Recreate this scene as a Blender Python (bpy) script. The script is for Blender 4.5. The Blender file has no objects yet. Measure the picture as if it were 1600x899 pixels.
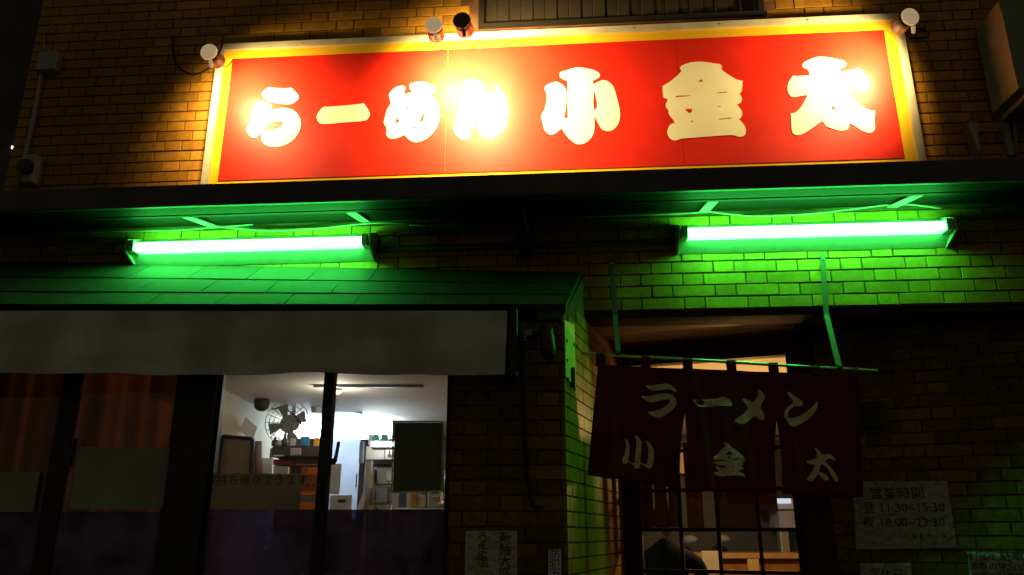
import bpy, bmesh, math, random
from mathutils import Vector, Matrix
random.seed(7)
S = bpy.context.scene
C = S.collection
R = math.radians

# ------------------------------------------------------------------ camera
H = 1.5                                   # eye height above the street
FPX, PITCH = 1230.0, R(17.4)              # focal length in photo pixels (1600 wide), upward tilt
cam_d = bpy.data.cameras.new('camera'); cam = bpy.data.objects.new('camera', cam_d); C.objects.link(cam)
cam.location = (0, 0, H); cam.rotation_euler = (math.pi / 2 + PITCH, 0, 0)
cam_d.sensor_width = 36; cam_d.lens = FPX / 1600 * 36; cam_d.clip_start = 0.05; cam_d.clip_end = 500
S.camera = cam
# ------------------------------------------------------------------ world: night sky over a street
W = bpy.data.worlds.new('World'); S.world = W; W.use_nodes = True
bg = W.node_tree.nodes['Background']
bg.inputs[0].default_value = (1.0, 0.88, 0.58, 1); bg.inputs[1].default_value = 0.054
S.view_settings.view_transform = 'Standard'; S.view_settings.look = 'None'
S.view_settings.exposure = 0; S.view_settings.gamma = 1
S.cycles.use_denoising = True
S.cycles.sample_clamp_indirect = 4
S.cycles.max_bounces = 8; S.cycles.transparent_max_bounces = 16

# light strengths
SIGN_W = 185.0
SIGN_COL = (1.0, 0.70, 0.27)
TUBE_E = 66.0
TUBE_COL = (0.05, 1.0, 0.11)
KIT_E = 78.0
WARM_W = 95.0

# ------------------------------------------------------------------ materials
MATS = {}
def mat(name, col, rough=0.6, metal=0.0, var=0.0, scale=12.0, bump=0.0, bscale=60.0, objvar=0.0, emit=None, es=0.0, spec=0.5, trans=0.0, dirt=0.0, stain=0.0):
    if name in MATS: return MATS[name]
    m = bpy.data.materials.new(name); m.use_nodes = True; MATS[name] = m
    nt = m.node_tree; N = nt.nodes; L = nt.links
    b = N['Principled BSDF']
    b.inputs['Roughness'].default_value = rough; b.inputs['Metallic'].default_value = metal
    b.inputs['Specular IOR Level'].default_value = spec
    b.inputs['Base Color'].default_value = (*col, 1)
    tc = N.new('ShaderNodeNewGeometry')
    cur = None
    if var or dirt:
        n = N.new('ShaderNodeTexNoise'); n.inputs['Scale'].default_value = scale; n.inputs['Detail'].default_value = 6
        L.new(tc.outputs['Position'], n.inputs['Vector'])
        r = N.new('ShaderNodeMapRange'); r.inputs[1].default_value = .3; r.inputs[2].default_value = .7
        r.inputs[3].default_value = 1 - var - dirt; r.inputs[4].default_value = 1 + var
        L.new(n.outputs[0], r.inputs[0])
        mx = N.new('ShaderNodeMix'); mx.data_type = 'RGBA'; mx.blend_type = 'MULTIPLY'; mx.inputs[0].default_value = 1
        mx.inputs[6].default_value = (*col, 1); L.new(r.outputs[0], mx.inputs[7]); cur = mx.outputs[2]
    if stain:
        n = N.new('ShaderNodeTexNoise'); n.inputs['Scale'].default_value = 1.7; n.inputs['Detail'].default_value = 7; n.inputs['Roughness'].default_value = .65
        mp = N.new('ShaderNodeMapping'); mp.inputs['Scale'].default_value = (1.6, 1.6, .55); L.new(tc.outputs['Position'], mp.inputs[0]); L.new(mp.outputs[0], n.inputs['Vector'])
        r = N.new('ShaderNodeMapRange'); r.inputs[1].default_value = .35; r.inputs[2].default_value = .68; r.inputs[3].default_value = 1 - stain; r.inputs[4].default_value = 1.08
        L.new(n.outputs[0], r.inputs[0])
        mx = N.new('ShaderNodeMix'); mx.data_type = 'RGBA'; mx.blend_type = 'MULTIPLY'; mx.inputs[0].default_value = 1
        if cur: L.new(cur, mx.inputs[6])
        else: mx.inputs[6].default_value = (*col, 1)
        L.new(r.outputs[0], mx.inputs[7]); cur = mx.outputs[2]
    if objvar:
        oi = N.new('ShaderNodeObjectInfo')
        r = N.new('ShaderNodeMapRange'); r.inputs[3].default_value = 1 - objvar; r.inputs[4].default_value = 1 + objvar
        L.new(oi.outputs['Random'], r.inputs[0])
        mx = N.new('ShaderNodeMix'); mx.data_type = 'RGBA'; mx.blend_type = 'MULTIPLY'; mx.inputs[0].default_value = 1
        if cur: L.new(cur, mx.inputs[6])
        else: mx.inputs[6].default_value = (*col, 1)
        L.new(r.outputs[0], mx.inputs[7]); cur = mx.outputs[2]
    if cur: L.new(cur, b.inputs['Base Color'])
    if bump:
        n = N.new('ShaderNodeTexNoise'); n.inputs['Scale'].default_value = bscale; n.inputs['Detail'].default_value = 8
        L.new(tc.outputs['Position'], n.inputs['Vector'])
        bp = N.new('ShaderNodeBump'); bp.inputs['Strength'].default_value = bump; bp.inputs['Distance'].default_value = .01
        L.new(n.outputs[0], bp.inputs['Height']); L.new(bp.outputs[0], b.inputs['Normal'])
    if emit:
        b.inputs['Emission Color'].default_value = (*emit, 1); b.inputs['Emission Strength'].default_value = es
    if trans:
        t = N.new('ShaderNodeBsdfTranslucent'); t.inputs[0].default_value = (*col, 1)
        if cur: L.new(cur, t.inputs[0])
        mxs = N.new('ShaderNodeMixShader'); mxs.inputs[0].default_value = trans
        L.new(b.outputs[0], mxs.inputs[1]); L.new(t.outputs[0], mxs.inputs[2]); L.new(mxs.outputs[0], N['Material Output'].inputs[0])
    return m

def glass_mat(name, tint=(.9, .93, .92), refl=1.0, smudge=0.0):
    if name in MATS: return MATS[name]
    m = bpy.data.materials.new(name); m.use_nodes = True; MATS[name] = m
    nt = m.node_tree; N = nt.nodes; L = nt.links; N.clear()
    out = N.new('ShaderNodeOutputMaterial'); t = N.new('ShaderNodeBsdfTransparent'); t.inputs[0].default_value = (*tint, 1)
    g = N.new('ShaderNodeBsdfGlossy'); g.inputs['Roughness'].default_value = .02
    f = N.new('ShaderNodeFresnel'); f.inputs[0].default_value = 1.45
    mx = N.new('ShaderNodeMixShader'); L.new(f.outputs[0], mx.inputs[0]); L.new(t.outputs[0], mx.inputs[1]); L.new(g.outputs[0], mx.inputs[2])
    last = mx.outputs[0]
    if smudge:
        d = N.new('ShaderNodeBsdfDiffuse'); d.inputs[0].default_value = (.5, .5, .55, 1)
        n = N.new('ShaderNodeTexNoise'); n.inputs['Scale'].default_value = 3.0; n.inputs['Detail'].default_value = 5
        tc = N.new('ShaderNodeTexCoord'); L.new(tc.outputs['Object'], n.inputs['Vector'])
        r = N.new('ShaderNodeMapRange'); r.inputs[1].default_value = .35; r.inputs[2].default_value = .75; r.inputs[3].default_value = smudge * .3; r.inputs[4].default_value = smudge
        L.new(n.outputs[0], r.inputs[0])
        m2 = N.new('ShaderNodeMixShader'); L.new(r.outputs[0], m2.inputs[0]); L.new(last, m2.inputs[1]); L.new(d.outputs[0], m2.inputs[2]); last = m2.outputs[0]
    L.new(last, out.inputs[0]); return m

def emit_mat(name, col, strength):
    if name in MATS: return MATS[name]
    m = bpy.data.materials.new(name); m.use_nodes = True; MATS[name] = m
    N = m.node_tree.nodes; N.clear(); out = N.new('ShaderNodeOutputMaterial'); e = N.new('ShaderNodeEmission')
    e.inputs[0].default_value = (*col, 1); e.inputs[1].default_value = strength; m.node_tree.links.new(e.outputs[0], out.inputs[0]); return m

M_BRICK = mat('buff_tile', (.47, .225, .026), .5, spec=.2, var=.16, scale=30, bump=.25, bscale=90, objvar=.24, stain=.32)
M_BRICK_SHADE = mat('buff_tile_shaded', (.20, .125, .035), .55, spec=.15, var=.25, scale=30, bump=.25, bscale=90, objvar=.3, stain=.35)  # darker copy of buff_tile: shade of bay front and recess put into the colour
M_MORTAR = mat('mortar', (.13, .058, .022), .9, var=.45, scale=9, bump=.4)
M_FRAME = mat('sign_frame', (.60, .55, .42), .4, var=.1, scale=9, dirt=.1)
M_YEL = mat('sign_yellow', (.85, .50, .02), .28, var=.04, scale=4)
M_RED = mat('sign_red', (.70, .020, .009), .45, var=.07, scale=5, dirt=.05, spec=.27, stain=.08, bump=.02, bscale=4)
M_LET = mat('sign_letter', (.92, .90, .70), .5, var=.04, scale=7)
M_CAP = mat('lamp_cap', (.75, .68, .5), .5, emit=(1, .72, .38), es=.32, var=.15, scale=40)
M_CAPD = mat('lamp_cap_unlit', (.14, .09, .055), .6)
M_BLACK = mat('black_metal', (.012, .012, .012), .45)
M_RUB = mat('black_rubber', (.015, .013, .012), .7)
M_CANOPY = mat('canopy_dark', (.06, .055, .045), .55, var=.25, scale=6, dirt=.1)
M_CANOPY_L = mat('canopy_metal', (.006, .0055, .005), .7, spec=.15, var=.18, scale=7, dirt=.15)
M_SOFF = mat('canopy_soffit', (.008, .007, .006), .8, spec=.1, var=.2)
M_STRUT = mat('galvanised_strut', (.30, .30, .28), .4, var=.1)
M_ENAMEL = mat('white_enamel', (.50, .52, .48), .35, var=.06, scale=20, dirt=.08)
M_TUBE = emit_mat('green_tube', TUBE_COL, TUBE_E)
M_TUBEEND = mat('tube_end', (.5, .5, .5), .3, metal=.8)
M_SLATE = mat('slate_shingle', (.036, .034, .026), .8, var=.2, scale=25, bump=.35, bscale=120, objvar=.2, stain=.3)
M_AWN = mat('awning_canvas', (.66, .68, .58), .9, var=.14, scale=3, bump=.3, bscale=300, dirt=.1, stain=.25)
M_WFRAME = mat('bronze_aluminium', (.022, .018, .015), .45, metal=.2)
M_GLASS = glass_mat('window_glass', smudge=.02)
M_GLASSD = glass_mat('dusty_glass', (.8, .82, .8), smudge=.05)
M_GLASSC = glass_mat('door_glass', (.85, .87, .9))
M_FILM = None
M_WOOD = mat('door_wood', (.035, .02, .012), .55, var=.2, scale=14)
M_BOARD = mat('soffit_board', (.24, .13, .055), .5, var=.25, scale=8, objvar=.12)
M_NOREN = mat('noren_cloth', (.13, .010, .014), .95, var=.2, scale=18, bump=.35, bscale=400, trans=.05)
M_NLET = mat('noren_letter', (.80, .70, .44), .9, var=.2, scale=60, bump=.3, bscale=400)
M_BAMBOO = mat('rod_metal', (.6, .58, .5), .25, metal=.6)
M_PAPER = mat('white_paper', (.75, .74, .68), .8, var=.05)
M_PAPT = mat('backlit_paper', (.78, .78, .74), .8, var=.05, trans=.6)
M_INK = mat('ink_black', (.05, .048, .045), .7)
M_WALLIN = mat('cream_plaster', (.62, .58, .50), .8, var=.06, scale=3)
M_CEIL = mat('ceiling_board', (.58, .54, .49), .8, var=.05, scale=2)
M_STEEL = mat('stainless', (.52, .54, .58), .32, metal=.85, var=.08, scale=4)
M_FRIDGE = mat('fridge_grey', (.30, .32, .36), .4, metal=.4, var=.1, scale=5)
M_CWOOD = mat('counter_wood', (.26, .10, .025), .4, var=.25, scale=9)
M_MAROON = mat('maroon_laminate', (.09, .02, .025), .4, var=.2, scale=5)
M_SKIN = mat('skin', (.55, .32, .22), .5)
M_HAIR = mat('dark_hair', (.010, .008, .007), .9, bump=.6, bscale=200, spec=.05)
M_COAT = mat('dark_coat', (.012, .014, .02), .95, spec=.05, bump=.4, bscale=120)
M_ACW = mat('ac_casing', (.20, .25, .17), .5, var=.08, dirt=.1)
M_PIPE = mat('grey_pipe', (.30, .29, .27), .5, var=.1)
M_ASPH = mat('asphalt', (.05, .05, .05), .9, var=.2, scale=40, bump=.5, bscale=200)

# ------------------------------------------------------------------ helpers
ORG = {}
def tag(o, label=None, cat=None, group=None, kind=None):
    if label: o['label'] = label
    if cat: o['category'] = cat
    if group: o['group'] = group
    if kind: o['kind'] = kind
    return o
def thing(name, label, cat, loc, group=None, kind=None):
    o = bpy.data.objects.new(name, None); C.objects.link(o); o.empty_display_size = .1
    loc = Vector(loc); o.location = loc; ORG[o.name] = loc.copy()
    return tag(o, label, cat, group, kind)
def mesh(name, bm, m, smooth=False):
    bmesh.ops.recalc_face_normals(bm, faces=bm.faces)
    me = bpy.data.meshes.new(name); bm.to_mesh(me); bm.free()
    if isinstance(m, (list, tuple)):
        for k in m: me.materials.append(k)
    else: me.materials.append(m)
    if smooth: me.polygons.foreach_set('use_smooth', [True] * len(me.polygons))
    return me
def part(root, name, bm, m, smooth=False, label=None, kind=None):
    o0 = ORG[root.name]
    for v in bm.verts: v.co -= o0
    o = bpy.data.objects.new(name, mesh(name, bm, m, smooth)); C.objects.link(o); o.parent = root
    ORG[o.name] = o0
    if label: o['label'] = label
    if kind: o['kind'] = kind
    return o
def solo(name, bm, m, label=None, cat=None, group=None, kind=None, smooth=False):
    vs = [v.co for v in bm.verts]
    lo = Vector((sum(v.x for v in vs) / len(vs), sum(v.y for v in vs) / len(vs), min(v.z for v in vs)))
    for v in bm.verts: v.co -= lo
    o = bpy.data.objects.new(name, mesh(name, bm, m, smooth)); C.objects.link(o); o.location = lo
    ORG[o.name] = lo
    return tag(o, label, cat, group, kind)
BM = bmesh.new

class Frame:
    """upright plane: origin (x,y), direction u along it, n towards the viewer"""
    def __init__(s, ox, oy, ux, uy):
        l = math.hypot(ux, uy); s.o = Vector((ox, oy, 0)); s.u = Vector((ux / l, uy / l, 0)); s.n = Vector((s.u.y, -s.u.x, 0))
    def pt(s, a, z, off=0.0): return s.o + s.u * a + s.n * off + Vector((0, 0, z))
    def px(s, x, y, off=0.0):
        a = (x - 800) / FPX; b = -(y - 449.5) / FPX
        r = Vector((a, math.cos(PITCH) - b * math.sin(PITCH), math.sin(PITCH) + b * math.cos(PITCH)))
        e = Vector((0, 0, H)); o = s.o + s.n * off
        k = (o - e).dot(s.n) / r.dot(s.n); p = e + r * k
        return (p - s.o).dot(s.u), p.z
    def rot(s): return math.atan2(s.u.y, s.u.x)
def at(x, y, Y):
    """photo pixel -> point at distance Y"""
    a = (x - 800) / FPX; b = -(y - 449.5) / FPX
    r = Vector((a, math.cos(PITCH) - b * math.sin(PITCH), math.sin(PITCH) + b * math.cos(PITCH)))
    return Vector((0, 0, H)) + r * (Y / r.y)
def hexa(bm, P):
    v = [bm.verts.new(p) for p in P]
    for f in ((0, 1, 2, 3), (7, 6, 5, 4), (0, 4, 5, 1), (1, 5, 6, 2), (2, 6, 7, 3), (3, 7, 4, 0)): bm.faces.new([v[i] for i in f])
    return v
def fbox(bm, F, s0, s1, z0, z1, o0, o1):
    return hexa(bm, [F.pt(s0, z0, o0), F.pt(s1, z0, o0), F.pt(s1, z0, o1), F.pt(s0, z0, o1),
                     F.pt(s0, z1, o0), F.pt(s1, z1, o0), F.pt(s1, z1, o1), F.pt(s0, z1, o1)])
def box(bm, x0, x1, y0, y1, z0, z1):
    return hexa(bm, [Vector(p) for p in ((x0, y0, z0), (x1, y0, z0), (x1, y1, z0), (x0, y1, z0), (x0, y0, z1), (x1, y0, z1), (x1, y1, z1), (x0, y1, z1))])
def bevel(bm, w, seg=1):
    bmesh.ops.bevel(bm, geom=list(bm.edges), offset=w, segments=seg, affect='EDGES', profile=.6)
def tube(bm, pts, r, seg=8, caps=True):
    pts = [Vector(p) for p in pts]; rings = []; n = len(pts)
    rr = r if isinstance(r, (list, tuple)) else [r] * n
    for i, p in enumerate(pts):
        t = (pts[min(i + 1, n - 1)] - pts[max(i - 1, 0)]).normalized()
        a = Vector((0, 0, 1)) if abs(t.z) < .9 else Vector((1, 0, 0))
        x = t.cross(a).normalized(); y = t.cross(x).normalized()
        rings.append([bm.verts.new(p + (x * math.cos(2 * math.pi * k / seg) + y * math.sin(2 * math.pi * k / seg)) * rr[i]) for k in range(seg)])
    for a, b in zip(rings, rings[1:]):
        for k in range(seg): bm.faces.new((a[k], a[(k + 1) % seg], b[(k + 1) % seg], b[k]))
    if caps: bm.faces.new(rings[0]); bm.faces.new(rings[-1][::-1])
def arc_pts(a, b, sag, n=12):
    a = Vector(a); b = Vector(b)
    return [a.lerp(b, i / n) + Vector((0, 0, -sag * 4 * (i / n) * (1 - i / n))) for i in range(n + 1)]
def prism(bm, pts, ext):
    """closed 3-D polygon pushed by vector ext"""
    a = [bm.verts.new(p) for p in pts]; b = [bm.verts.new(Vector(p) + ext) for p in pts]
    bm.faces.new(a); bm.faces.new(b[::-1]); n = len(a)
    for i in range(n): bm.faces.new((a[i], a[(i + 1) % n], b[(i + 1) % n], b[i]))
def chaikin(p, it=2):
    for _ in range(it):
        q = []
        for i in range(len(p)):
            a, b = p[i], p[(i + 1) % len(p)]
            q.append((a[0] * .75 + b[0] * .25, a[1] * .75 + b[1] * .25)); q.append((a[0] * .25 + b[0] * .75, a[1] * .25 + b[1] * .75))
        p = q
    return p
def flat_bm(polys, thick=.003):
    """2-D outlines (holes included) -> bmesh in (x, y, depth) with even-odd fill"""
    cu = bpy.data.curves.new('outline', 'CURVE'); cu.dimensions = '2D'; cu.fill_mode = 'BOTH'; cu.extrude = thick / 2
    for p in polys:
        sp = cu.splines.new('POLY'); sp.points.add(len(p) - 1); sp.use_cyclic_u = True
        for i, q in enumerate(p): sp.points[i].co = (q[0], q[1], 0, 1)
    o = bpy.data.objects.new('outline', cu); C.objects.link(o)
    dg = bpy.context.evaluated_depsgraph_get(); me = bpy.data.meshes.new_from_object(o.evaluated_get(dg))
    bm = BM(); bm.from_mesh(me); bpy.data.objects.remove(o); bpy.data.meshes.remove(me); bpy.data.curves.remove(cu)
    return bm
def text_bm(body, size=1.0, thick=.0015, align='CENTER', bold=0.0, vertical=False):
    cu = bpy.data.curves.new('text', 'FONT'); cu.body = '\n'.join(body) if vertical else body
    cu.size = size; cu.extrude = thick / 2; cu.align_x = align; cu.offset = bold
    if vertical: cu.space_line = .86
    cu.resolution_u = 2
    o = bpy.data.objects.new('text', cu); C.objects.link(o)
    dg = bpy.context.evaluated_depsgraph_get(); me = bpy.data.meshes.new_from_object(o.evaluated_get(dg))
    bm = BM(); bm.from_mesh(me); bpy.data.objects.remove(o); bpy.data.meshes.remove(me); bpy.data.curves.remove(cu)
    return bm
def on_frame(bm, F, s, z, off):
    for v in bm.verts: v.co = F.pt(s + v.co.x, z + v.co.y, off + v.co.z)
    return bm

MAIN = Frame(0, 4.3, 1, -.0752)            # the brick front
KX = math.sqrt(1 + .0752 ** 2)
BAYF = Frame(0, 3.8, 1, 0)                 # front of the projecting window bay
SIDE = Frame(.25, 3.8, .316, .949)         # right-hand side of the bay, running back to the door
DOOR = Frame(0, 5.38, 1, -.381)            # door and wall of the entrance recess
KD = math.sqrt(1 + .381 ** 2)

# ------------------------------------------------------------------ the setting
bm = BM(); box(bm, -60, 60, -60, 60, -.2, 0)
tag(solo('street_ground', bm, M_ASPH), kind='structure')

# ------------------------------------------------------------------ brick walls
ROW = .0698; UNIT = .3495; LONG = .227; SHORT = .1075; JO = .0075
BR = {}
def brick_mesh(kind):
    if kind in BR: return BR[kind]
    w = {'long': LONG, 'short': SHORT}[kind]; bm = BM()
    box(bm, -w / 2, w / 2, -.007, .010, -(ROW - .0085) / 2, (ROW - .0085) / 2); bevel(bm, .0016)
    BR[kind] = bm; return bm
BRM = {}
def brick_data(kind, m):
    k = (kind, m.name)
    if k not in BRM:
        b = brick_mesh(kind).copy(); BRM[k] = mesh('brick', b, m)
    return BRM[k]
def brick_rows(z0, z1, s0, s1, zref, sref):
    """Flemish bond: yields (s_centre, z_centre, kind, clipped s range)"""
    k0 = math.floor((z0 - zref) / ROW) ; k1 = math.ceil((z1 - zref) / ROW)
    for k in range(k0, k1):
        za = zref + k * ROW; zc = za + ROW / 2
        if zc < z0 or zc > z1: continue
        # even rows start a long brick at sref; odd rows put a short one over the middle of it
        base = sref if k % 2 == 0 else sref + LONG / 2 - SHORT / 2 - (LONG + JO)
        n0 = math.floor((s0 - base) / UNIT) - 1; n1 = math.ceil((s1 - base) / UNIT) + 1
        for n in range(n0, n1):
            a = base + n * UNIT
            for kind, x0, w in (('long', a, LONG), ('short', a + LONG + JO, SHORT)):
                yield x0, x0 + w, zc, kind
def lay(root, F, s0, s1, z0, z1, zref, sref, m, skip=None, limit=300, rank=None):
    items = []
    for a, b, zc, kind in brick_rows(z0, z1, s0, s1, zref, sref):
        ca, cb = max(a, s0), min(b, s1)
        if cb - ca < .012: continue
        if skip and skip((ca + cb) / 2, zc): continue
        items.append((ca, cb, zc, kind))
    if rank: items.sort(key=lambda i: rank((i[0] + i[1]) / 2, i[2]))
    rz = F.rot(); o0 = ORG[root.name]
    for ca, cb, zc, kind in items[:limit]:
        w = LONG if kind == 'long' else SHORT
        o = bpy.data.objects.new('brick', brick_data(kind, m)); C.objects.link(o); o.parent = root
        o.location = F.pt((ca + cb) / 2, zc, random.uniform(-.002, .002)) - o0
        o.rotation_euler = (random.uniform(-.012, .012), random.uniform(-.007, .007), rz + random.uniform(-.009, .009)); o.location.z += random.uniform(-.0012, .0012)
        if cb - ca < w - .001: o.scale = ((cb - ca) / w, 1, 1)
    rest = items[limit:]
    if rest:
        bm = BM()
        for ca, cb, zc, kind in rest: fbox(bm, F, ca, cb, zc - (ROW - .0085) / 2, zc + (ROW - .0085) / 2, -.01, .007)
        part(root, 'brickwork', bm, m, kind='stuff')

# upper front, above the canopy: brick round the sign, with an opening for the shutter
UP = thing('brick_wall', 'buff tiled brick wall of the upper storey surrounding the large red sign', 'wall', MAIN.pt(0, 3.3, 0))
bm = BM()
XL, XR = -3.2, 3.6
SHX0, SHX1, SHZ = -.215, 1.58, 4.585       # shutter opening (left, right, sill)
fbox(bm, MAIN, XL, SHX0, 3.29, 5.4, -.2, 0); fbox(bm, MAIN, SHX0, SHX1, 3.29, SHZ, -.2, 0); fbox(bm, MAIN, SHX1, XR, 3.29, 5.4, -.2, 0)
part(UP, 'mortar', bm, M_MORTAR)
def up_skip(s, z):
    if -1.80 < s < 2.30 and z < 4.42: return True          # hidden behind the sign
    if SHX0 < s < SHX1 and z > SHZ: return True
    return False
lay(UP, MAIN, XL, XR, 3.30, 5.05, 3.269 + H, -1.376, M_BRICK, up_skip, rank=lambda s, z: (abs(s - .3) * 1.0 + max(0, z - 4.95) * 6))

# lower front, under the canopy
LOW = thing('brick_wall', 'tiled brick strip under the canopy, green under the right hand tube', 'wall', MAIN.pt(.6, 2.68, 0))
bm = BM()
LZ = 1.196 + H
fbox(bm, MAIN, XL, .385, 2.52, 3.29, -.2, 0); fbox(bm, MAIN, .385, XR, LZ - .006, 3.29, -.2, 0)
part(LOW, 'mortar', bm, M_MORTAR)
lay(LOW, MAIN, XL, XR, LZ - .001, 3.285, LZ, MAIN.px(1050 + 325 / 6.153, 390 + 520 / 6.153)[0] - UNIT * 6, M_BRICK,
    lambda s, z: s < .30 and z < 2.86, rank=lambda s, z: abs(s - .9))
bm = BM(); fbox(bm, MAIN, .392, XR, LZ - .040, LZ - .0065, -.20, -.012)
part(LOW, 'lintel_trim', bm, mat('lintel_brown', (.03, .014, .006), .7))

# ------------------------------------------------------------------ the big sign
def zr(z): return z + H
SG = thing('shop_sign', 'long red sign board with yellow border and cream Japanese lettering', 'sign', MAIN.pt(.25, zr(1.9), .06))
sx0, sx1, sz0, sz1 = -1.858, 2.337, zr(1.84), zr(2.968)
FW = .043
bm = BM()
fbox(bm, MAIN, sx0, sx0 + FW, sz0, sz1, .002, .135); fbox(bm, MAIN, sx1 - FW, sx1, sz0, sz1, .002, .135)
fbox(bm, MAIN, sx0 + FW, sx1 - FW, sz1 - FW, sz1, .002, .135); fbox(bm, MAIN, sx0 + FW, sx1 - FW, sz0, sz0 + FW, .002, .135)
part(SG, 'frame', bm, M_FRAME)
for k in range(9):
    a = sx0 + .03 + (sx1 - sx0 - .06) * k / 8
    bm = BM(); tube(bm, [MAIN.pt(a, sz1 - FW / 2, .1352), MAIN.pt(a, sz1 - FW / 2, .138)], .006, 8); part(SG, 'screw', bm, M_STEEL)
bm = BM(); fbox(bm, MAIN, sx0 + FW, sx1 - FW, sz0 + FW, sz1 - FW, .002, .120); part(SG, 'border_panel', bm, M_YEL)
rx = [-1.755, -.385, 1.0, 2.222]
for i in range(3):
    bm = BM(); fbox(bm, MAIN, rx[i] * KX + .001, rx[i + 1] * KX - .001, zr(2.021), zr(2.862), .1205, .124); part(SG, 'face_panel', bm, M_RED)
def zp(pts, ox, oy, k): return [(ox + x / k, oy + y / k) for x, y in pts]
LET = [
 (380, 130, 8.17, [[(240,130),(300,70),(345,52),(400,68),(560,72),(610,60),(650,90),(712,165),(708,205),(650,255),(590,275),(430,265),(300,220),(250,170)],
   [(165,240),(240,232),(320,250),(372,300),(355,350),(385,345),(470,320),(560,322),(640,345),(700,400),(735,470),(740,540),(715,630),(660,710),(580,775),(490,810),(400,822),(310,805),(255,770),(237,730),(235,660),(218,645),(190,680),(165,700),(120,700),(80,670),(40,600),(45,575),(75,530),(110,420),(145,320),(155,260)],
   [(255,600),(310,545),(400,495),(470,485),(510,500),(505,535),(460,575),(390,605),(310,612)]]),
 (490, 120, 8.0, [[(40,490),(70,430),(130,372),(160,382),(160,382),(600,345),(615,328),(640,345),(700,440),(705,480),(680,525),(645,557),(400,572),(110,600),(60,570),(40,520)]]),
 (590, 120, 8.173, [[(142,240),(160,205),(210,150),(270,122),(330,120),(357,135),(342,185),(342,232),(342,232),(390,215),(438,208),(440,185),(408,145),(405,105),(460,80),(540,65),(610,75),(690,110),(735,140),(745,165),(735,200),(710,215),(680,218),(678,240),(730,280),(780,370),(797,470),(785,570),(745,660),(680,750),(600,810),(520,840),(460,838),(400,805),(362,765),(348,740),(348,740),(290,770),(200,800),(140,785),(107,740),(118,655),(118,655),(80,600),(80,570),(100,500),(120,420),(170,350),(170,350),(155,270)],
   [(350,395),(395,380),(375,440)], [(240,525),(285,570),(240,602),(230,575)], [(592,455),(600,500),(575,585),(528,572)], [(432,672),(465,642),(530,636),(490,658)]]),
 (700, 115, 8.173, [[(198,130),(240,95),(300,75),(370,85),(430,125),(465,180),(480,240),(540,268),(590,268),(618,238),(600,180),(620,150),(665,185),(720,280),(770,420),(765,580),(720,720),(640,800),(550,840),(470,825),(400,760),(370,680),(372,575),(372,575),(330,640),(285,740),(268,830),(215,857),(150,835),(90,760),(68,690),(90,640),(120,480),(170,320),(222,170)],
   [(590,490),(625,480),(630,560),(575,570)]]),
 (840, 95, 6.42, [[(215,120),(300,95),(400,65),(500,80),(580,100),(628,135),(622,165),(590,185),(555,200),(555,200),(555,245),(600,215),(665,192),(720,215),(765,265),(795,370),(825,490),(830,560),(815,630),(770,690),(710,713),(650,695),(620,655),(568,545),(568,545),(572,680),(560,740),(520,800),(460,838),(400,842),(345,810),(290,755),(240,678),(240,678),(200,715),(160,742),(110,740),(65,690),(50,610),(30,560),(75,490),(95,380),(92,320),(62,275),(110,235),(180,210),(235,230),(275,270),(290,310),(292,400),(268,580),(268,580),(305,578),(305,578),(298,205),(298,205),(225,172)],
   [(568,292),(578,320),(598,430),(592,480),(565,500),(558,400)]]),
 (1030, 90, 6.42, [[(198,100),(260,65),(350,45),(450,45),(540,60),(610,68),(635,95),(620,120),(620,120),(700,180),(780,225),(838,238),(838,238),(828,350),(800,362),(800,362),(830,400),(828,440),(800,468),(775,472),(775,472),(820,520),(835,560),(825,600),(798,620),(798,620),(850,670),(873,730),(865,775),(830,798),(780,795),(740,775),(480,795),(210,815),(180,835),(140,835),(95,800),(78,755),(90,700),(125,662),(165,662),(165,662),(120,600),(88,555),(102,530),(70,505),(65,465),(95,418),(55,412),(38,395),(33,290),(33,290),(110,245),(180,185),(228,135),(228,135)],
   [(385,248),(420,218),(445,242)], [(148,402),(180,385),(312,380),(310,390)], [(252,518),(328,515),(328,550),(300,560)], [(315,645),(332,630),(340,642),(325,655)], [(572,353),(680,345),(685,352),(575,362)], [(583,492),(625,488),(620,495),(585,500)], [(595,618),(715,605),(730,612),(600,628)]]),
 (1225, 80, 6.42, [[(182,125),(250,90),(340,55),(450,65),(570,90),(615,110),(625,135),(610,160),(560,178),(558,210),(558,210),(715,190),(735,168),(780,190),(830,240),(862,310),(862,370),(835,410),(800,412),(765,390),(635,402),(635,402),(690,480),(780,560),(850,598),(912,602),(912,602),(905,700),(915,780),(890,815),(850,825),(790,805),(700,745),(655,720),(655,720),(655,760),(630,790),(590,803),(520,790),(412,755),(415,735),(375,703),(375,703),(300,760),(220,815),(150,850),(100,840),(75,800),(68,628),(68,628),(110,625),(170,570),(210,500),(240,440),(240,440),(150,452),(120,465),(70,460),(35,410),(35,340),(60,290),(90,248),(120,255),(255,245),(255,245),(250,190),(185,165)],
   [(465,580),(487,548),(540,605)]]),
]
for ox, oy, k, polys in LET:
    P = []
    for i, p in enumerate(polys):
        q = zp(p, ox, oy, k)
        if len(p) > 6: q = chaikin(q, 2)
        P.append([MAIN.px(x, y, .1255) for x, y in q])
    b = flat_bm(P, .003)
    part(SG, 'letter', on_frame(b, MAIN, 0, 0, .1259), M_LET)

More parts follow.
